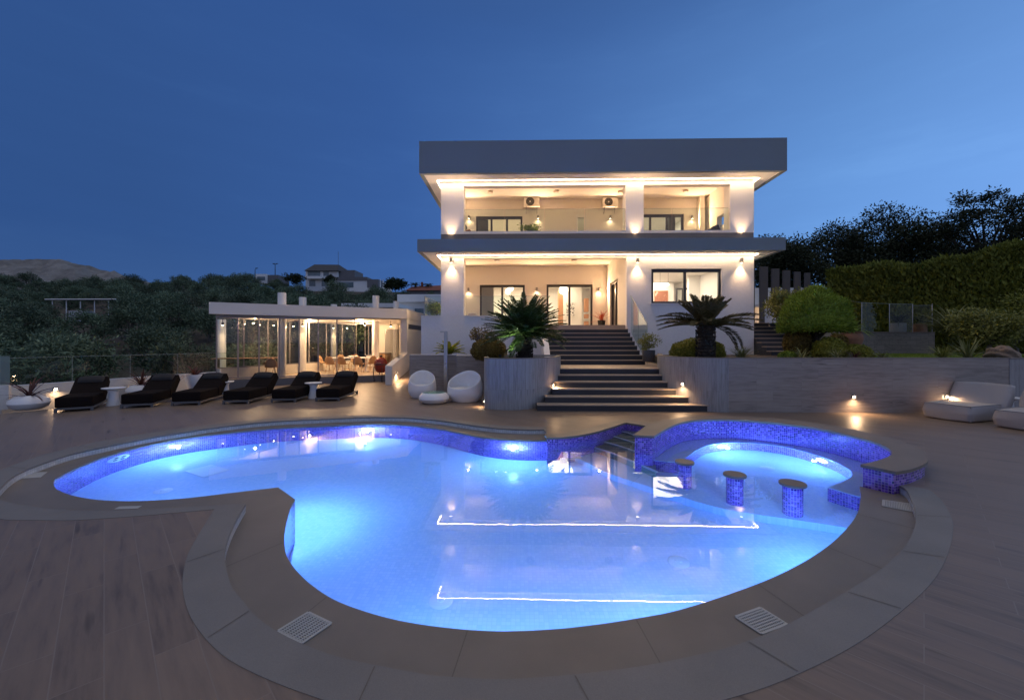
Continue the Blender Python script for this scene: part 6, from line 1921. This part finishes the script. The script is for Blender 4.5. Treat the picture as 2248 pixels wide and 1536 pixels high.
# side stair at the right end of the villa
ss = thing('side_stair', 'narrow dark side stair climbing between villa corner and garden', 'staircase', (xr+.7, 17.5, 1.3))
for k in range(8):
    y = 16.4+.34*k; z = 1.36+.175*k
    x1 = xr+1.62-.04*k
    mb = MB(); mb.box(xr+.03+.002*k, x1, y+.02, 19.4, z-.2, z+.145); st = mb.build('step', M['step_dark'], ss)
    mb = MB(); mb.box(xr+.028+.002*k, x1+.002, y, y+.36, z+.146, z+.175); mb.build('tread', M['tread'], st)
slope_glass('glass_panel', xr+1.45, 16.6, 1.6, 2.55, 19.3, 2.8, 3.85, ss, M['glass_rail'], 2)
mb = MB(); mb.box(xr+.02, xr+1.7, 19.4, 21.29, 1.2, 2.715); mb.box(xr+.02, 16.5, 21.3, 30, 1.2, 2.72); mb.build('upper_terrace', M['tread'], kind='structure')
# vertical fins and the lit carport wall behind them
fins = []
for i, (u0, u1_, vt) in enumerate([(1655,1664,571),(1676,1693,583),(1702,1718,587.5),(1727,1742,591.5),(1752,1765,594.5),(1775,1786,597)]):
    d = 21.6+.75*i
    a = at_d(u0, 705, d); b = at_d(u1_, vt, d)
    if i == 0: fin_root = thing('fin_screen', 'row of tall dark vertical fins beside the right end of the villa', 'screen', (a.x, a.y, 2.7))
    mb = MB(); mb.obox(((a.x+b.x)/2, a.y+.35), (1, 0), (0, 1), (b.x-a.x)/2, .06, 2.7, b.z); mb.build('fin', M['fin'], fin_root)
mb = MB(); a = at_d(1655, 640, 26); mb.box(a.x, a.x+3.3, 26.2, 26.4, 2.7, 5.3)
an = thing('annexe', 'white annexe with warm lit doorway glimpsed behind the vertical fins', 'building', (a.x+3, 26.2, 2.7)); mb.build('wall', M['far_white'], an)
mb = MB(); mb.box(a.x-.3, a.x+2.6, 25.0, 26.19, 4.05, 4.2); mb.build('canopy', M['far_white'], an)
light('room_light', 'POINT', (a.x+1.2, 25.2, 3.9), 45, WARM, .1, an)

# pots and cordylines by the fence, stair pot, porch plant
def bowl_pot(u, d, label, prof, cordy, seed, mat=M['white_plastic'], n=34, hh=.75, plant_mat=None):
    c = A2(u, d); t = thing('planter_pot', label, 'planter', (c.x, c.y, .002))
    b_ = MB(); b_.lathe(prof, n=40); b_.build('pot', mat, t, smooth=True, local=True)
    z = prof[-1][1]-.03
    b_ = MB(); b_.disc((0, 0), prof[-1][0]*.98, z); b_.build('soil', M['soil'], t, local=True)
    tuft('', '', u, d, 750-hh*900/d, 750, .5*900/d*1.9, plant_mat or M['lf_red'], seed, n, .045, parent=t, base=(c.x, c.y, z+.002), droop=1.2)
    return t
low_bowl = [(0,0),(.26,.0),(.36,.06),(.42,.18),(.40,.27),(.28,.37),(.21,.395),(.19,.39),(.2,.34)]
bowl_pot(64, 11.55, 'low white bowl planter with red cordyline at the left end of the fence', low_bowl, True, 91)
bowl_pot(310, 14.4, 'low white bowl planter with dark cordyline behind the second lounger', low_bowl, True, 92)
bowl_pot(428, 15.6, 'tall tapered white pot with grassy plant behind the third lounger', [(0,0),(.16,0),(.2,.05),(.34,.62),(.34,.66),(.31,.66),(.3,.58)], True, 93, hh=.5)
t, b0 = pot('stair_pot', 'charcoal round pot with a leafy shrub on the stair landing', 1424, 14.75, 793.5, [(.19,0),(.21,.03),(.225,.40),(.215,.415),(.2,.40)], M['pot_dark'])
(V, Fq), C = clump_crown(301, .33, .33, .30, .72, 20, 900, .14, .075, .035, .35)
np_mesh('foliage', V, Fq, M['lf_light'], t)
b_ = trunk_mesh(C, .5, .02, 5, .36, 9); b_.build('stem', M['bark_grey'], t, local=True)
c = A2(1320.5, 20.3)
t = thing('porch_plant', 'coral red cordyline in a black pot beside the glazed door of the porch', 'potted plant', (c.x, c.y, ZT+.002))
b_ = MB(); b_.lathe([(.15,0),(.20,.34),(.185,.34),(.18,.3)], n=4 ); b_.build('pot', M['black'], t, local=True)
tuft('', '', 1320, 20.3, 700, 727, 56, M['lf_coral'], 95, 40, .03, parent=t, base=(c.x, c.y, ZT+.3), droop=.9, e_lo=.1)
# garden uplight under the left cycad
a = at_d(1098, 786, 12.15)
ul = thing('garden_spike_light', 'small garden spotlight lighting the left cycad from below', 'garden light', (a.x, a.y, PZ-.08))
b_ = MB(); b_.tube([(a.x, a.y, PZ-.08), (a.x, a.y, PZ+.02)], .012, 6); b_.lathe([(.03, PZ+.02), (.045, PZ+.1), (.04, PZ+.1)], (a.x, a.y), 14); b_.build('housing', M['black'], ul)
b_ = MB(); b_.disc((a.x, a.y), .038, PZ+.095); b_.build('lens', M['globe'], ul)
lo = light('lamp_light', 'SPOT', (a.x, a.y, PZ+.12), 150, (.85, 1.0, .62), .03, ul, None, R(95), .8)
lo.rotation_euler = (Vector((.55, .25, .9))).to_track_quat('-Z', 'Y').to_euler()

# ================================================================== THINGS ON PORCH, BALCONY AND IN THE ROOMS
# bench with cushion on the porch
a = on_Y(1019, 695, 20.9)
bn_ = thing('porch_bench', 'pale wooden bench with a grey cushion at the left end of the porch', 'bench', (a.x+.35, 20.9, ZT+.002))
b_ = MB(); b_.box(-.4, .42, -.25, .25, .36, .44); b_.build('seat', M['orange_wood'], bn_, local=True, bevel=.01)
for x in (-.36, .34):
    b_ = MB(); b_.box(x, x+.05, -.22, .22, 0, .358); b_.build('leg', M['orange_wood'], bn_, local=True)
b_ = MB(); soft_box(b_, (.05, .1, .60), (1,0,0), (0,.35,.94), (0,-.94,.35), .2, .16, .05); b_.build('cushion', M['sack'], bn_, local=True, smooth='all')
def lounge(u, d, rz, label):
    c = A2(u, d); t = thing('balcony_lounger', label, 'armchair', (c.x, c.y, 6.402), rz, 'dark lounge seats on the balcony')
    b_ = MB(); soft_box(b_, (0, 0, .3), (1,0,0), (0,1,0), (0,0,1), .42, .36, .16); b_.build('seat', M['black_fabric'], t, local=True, smooth='all')
    b_ = MB(); soft_box(b_, (-.38, 0, .62), (.3,0,.95), (0,1,0), (-.95,0,.3), .26, .36, .10); b_.build('backrest', M['black_fabric'], t, local=True, smooth='all')
    b_ = MB(); soft_box(b_, (-.18, 0, .52), (.9,0,.3), (0,1,0), (-.3,0,.9), .2, .24, .06); b_.build('cushion', M['orange_wood'], t, local=True, smooth='all')
lounge(1034, 18.9, 0, 'dark balcony seat with a cushion at the far left behind the glass')
lounge(1551, 19.2, R(180), 'dark balcony seat with a cushion at the right corner behind the glass')
# pendant lamps in the room behind the first glazed door, globe in the second
def pendant(u, v, Y, r, label, zc=5.44, group='lit globe pendants in the ground floor rooms'):
    p = on_Y(u, v, Y); t = thing('pendant_lamp', label, 'pendant lamp', (p.x, Y, zc), 0, group)
    b_ = MB(); b_.tube([(p.x, Y, zc), (p.x, Y, p.z+r*.9)], .008, 5); b_.build('cord', M['black'], t)
    b_ = MB(); b_.lathe([(max(.001, r*math.sin(math.pi*k/14)), p.z-r*math.cos(math.pi*k/14)) for k in range(15)], (p.x, Y), 24); b_.build('globe', M['globe'], t, smooth='all')
pendant(1115, 640, 23.6, .16, 'lower lit globe pendant behind the first glazed door')
pendant(1121, 633, 23.8, .17, 'upper lit globe pendant behind the first glazed door')
pendant(1237, 637, 24.2, .26, 'large lit globe pendant behind the second glazed door')
# long glowing tube lamp in the right room
p = on_Y(1458, 628, 20.6)
t = thing('tube_pendant', 'glowing tube pendant lamp inside the big front window', 'pendant lamp', (p.x, 20.6, 5.44))
b_ = MB(); b_.tube([(p.x-.28, 20.6, p.z-.07), (p.x, 20.6, p.z-.02), (p.x+.22, 20.6, p.z+.10)], .06, 10); b_.build('tube', M['globe'], t, smooth='all')
b_ = MB(); b_.tube([(p.x-.2, 20.6, p.z), (p.x-.2, 20.6, 5.44)], .006, 4); b_.tube([(p.x+.2, 20.6, p.z+.1), (p.x+.2, 20.6, 5.44)], .006, 4); b_.build('cord', M['black'], t)
# pictures
def m_art(name, cols, scale, kind='noise'):
    m, nt, b = new_mat(name); v = coords(nt, 'Object')
    if kind == 'noise': f = noise(nt, v, scale, 2)
    else:
        w = N(nt, 'ShaderNodeTexVoronoi'); w.inputs['Scale'].default_value = scale; nt.links.new(v, w.inputs['Vector']); f = w.outputs['Distance']
    r = ramp(nt, f, cols); nt.links.new(r, b.inputs['Base Color']); b.inputs['Roughness'].default_value = .4
    for n_ in nt.nodes:
        if n_.type == 'VALTORGB': n_.color_ramp.interpolation = 'CONSTANT'
    return m
ART1 = m_art('abstract_black_white_print', [(0, (.03,.03,.03)), (.42, (.75,.73,.7)), (.55, (.05,.05,.05)), (.62, (.7,.68,.66))], 5)
ART2 = m_art('orange_abstract_painting', [(0, (.36,.14,.08)), (.56, (.45,.20,.12)), (.6, (.6,.46,.38))], 3)
ART3 = m_art('red_blue_abstract_painting', [(0, (.10,.12,.35)), (.44, (.62,.60,.66)), (.52, (.45,.08,.12)), (.6, (.6,.5,.6))], 2.2)
def picture(label, u0, u1_, v0, v1, Y, art, frame, cat_='picture', proud=.05, vert=None):
    a = on_Y(u0, v1, Y); b = on_Y(u1_, v0, Y)
    t = thing('picture', label, cat_, ((a.x+b.x)/2, Y, a.z))
    mb = MB(); fw = .035; y0, y1 = Y-proud, Y-.003
    mb.box(a.x, b.x, y0, y1, a.z, a.z+fw); mb.box(a.x, b.x, y0, y1, b.z-fw, b.z); mb.box(a.x, a.x+fw, y0, y1, a.z+fw, b.z-fw); mb.box(b.x-fw, b.x, y0, y1, a.z+fw, b.z-fw); mb.build('frame', frame, t)
    mb = MB(); mb.box(a.x+fw, b.x-fw, y0+.012, y1, a.z+fw, b.z-fw); mb.build('canvas', art, t)
picture('framed black and white abstract print on the hall wall behind the second door', 1242, 1262, 664, 694, 25.9, ART1, M['white_paint'])
picture('orange abstract painting on the wall inside the big front window', 1436, 1466, 638, 663, 24.5, ART2, M['orange_wood'])
picture('tall red and blue abstract painting at the right inside the big front window', 1551, 1572, 615, 664, 22.2, ART3, M['white_paint'])
# partitions, shelves, curtains inside the rooms
def inroom(name, label, cat_, boxes, mat, base):
    t = thing(name, label, cat_, base)
    mb = MB()
    for b in boxes: mb.box(*b)
    mb.build('body', mat, t); return t
p = on_Y(1242, 700, 25.95)
inroom('partition_wall', 'white partition wall carrying the framed print inside the hall', 'wall', [(p.x-.4, p.x+1.0, 25.91, 26.1, ZT+.004, 5.44)], M['white_paint'], (p.x, 26, ZT))
p = on_Y(1232, 700, 24.8)
inroom('tall_shelf', 'tall orange wood shelf unit inside the second glazed door', 'shelf', [(p.x-.16, p.x+.12, 24.8, 25.3, ZT+.004, 5.0)], M['orange_wood'], (p.x, 25, ZT))
p = on_Y(1287, 700, 25.6)
inroom('tall_shelf', 'narrow orange wood shelf unit at the right inside the second glazed door', 'shelf', [(p.x-.1, p.x+.15, 25.6, 26, ZT+.004, ZT+.55), (p.x-.1, p.x+.15, 25.6, 26, ZT+.75, ZT+1.0), (p.x-.1, p.x+.15, 25.6, 26, ZT+1.15, 4.6)], M['orange_wood'], (p.x, 25.7, ZT))
p = on_Y(1521, 640, 21.8)
inroom('partition_wall', 'white partition with a doorway inside the big front window', 'wall', [(p.x-.05, p.x+.7, 22.21, 22.4, ZT+.004, 5.44), (p.x+.7, p.x+1.9, 22.21, 22.4, ZT+.004, 5.44), (XY(1432, 24.6), XY(1478, 24.6), 24.51, 24.7, ZT+.004, 5.44)], M['white_paint'], (p.x, 22.3, ZT))
p0, p1 = on_Y(1484, 667, 23.2), on_Y(1515, 632, 23.2)
t = thing('inner_door', 'blue grey inner door frame seen through the big front window', 'door', (p0.x, 23.2, ZT))
glazing('door_frame', p0.x, p1.x, ZT+.01, p1.z, 23.2, 2, .09, parent=t)
def curtain(u0, u1_, Y, z0, z1, label, mat):
    a, b = XY(u0, Y), XY(u1_, Y); n = 60
    t = thing('curtain', label, 'curtain', ((a+b)/2, Y, z0))
    mb = MB(); pth = [(a+(b-a)*k/n, Y+.035*math.sin(k*1.25)) for k in range(n+1)]
    mb.strip(pth, z0, z1); mb.build('cloth', mat, t, smooth='all')
CUR = speckle('pale_curtain', (.62, .55, .47), .05, 60, .9, .1)
curtain(1056, 1084, 22.4, ZT+.02, 5.4, 'pale pleated curtain inside the first glazed door of the porch', CUR)
curtain(1049, 1072, 22.4, 6.42, 9.1, 'grey curtain inside the left balcony door', M['alu_grey'])
curtain(1466, 1482, 22.4, 6.42, 9.1, 'grey curtain inside the right balcony door', M['alu_grey'])
p = on_Y(1136, 660, 24.6)
inroom('display_unit', 'pale display unit standing behind the first glazed door', 'cabinet', [(p.x-.25, p.x+.25, 24.6, 25, ZT+.004, ZT+.9), (p.x-.16, p.x+.16, 24.7, 24.95, ZT+.9, ZT+1.7)], M['white_plastic'], (p.x, 24.7, ZT))
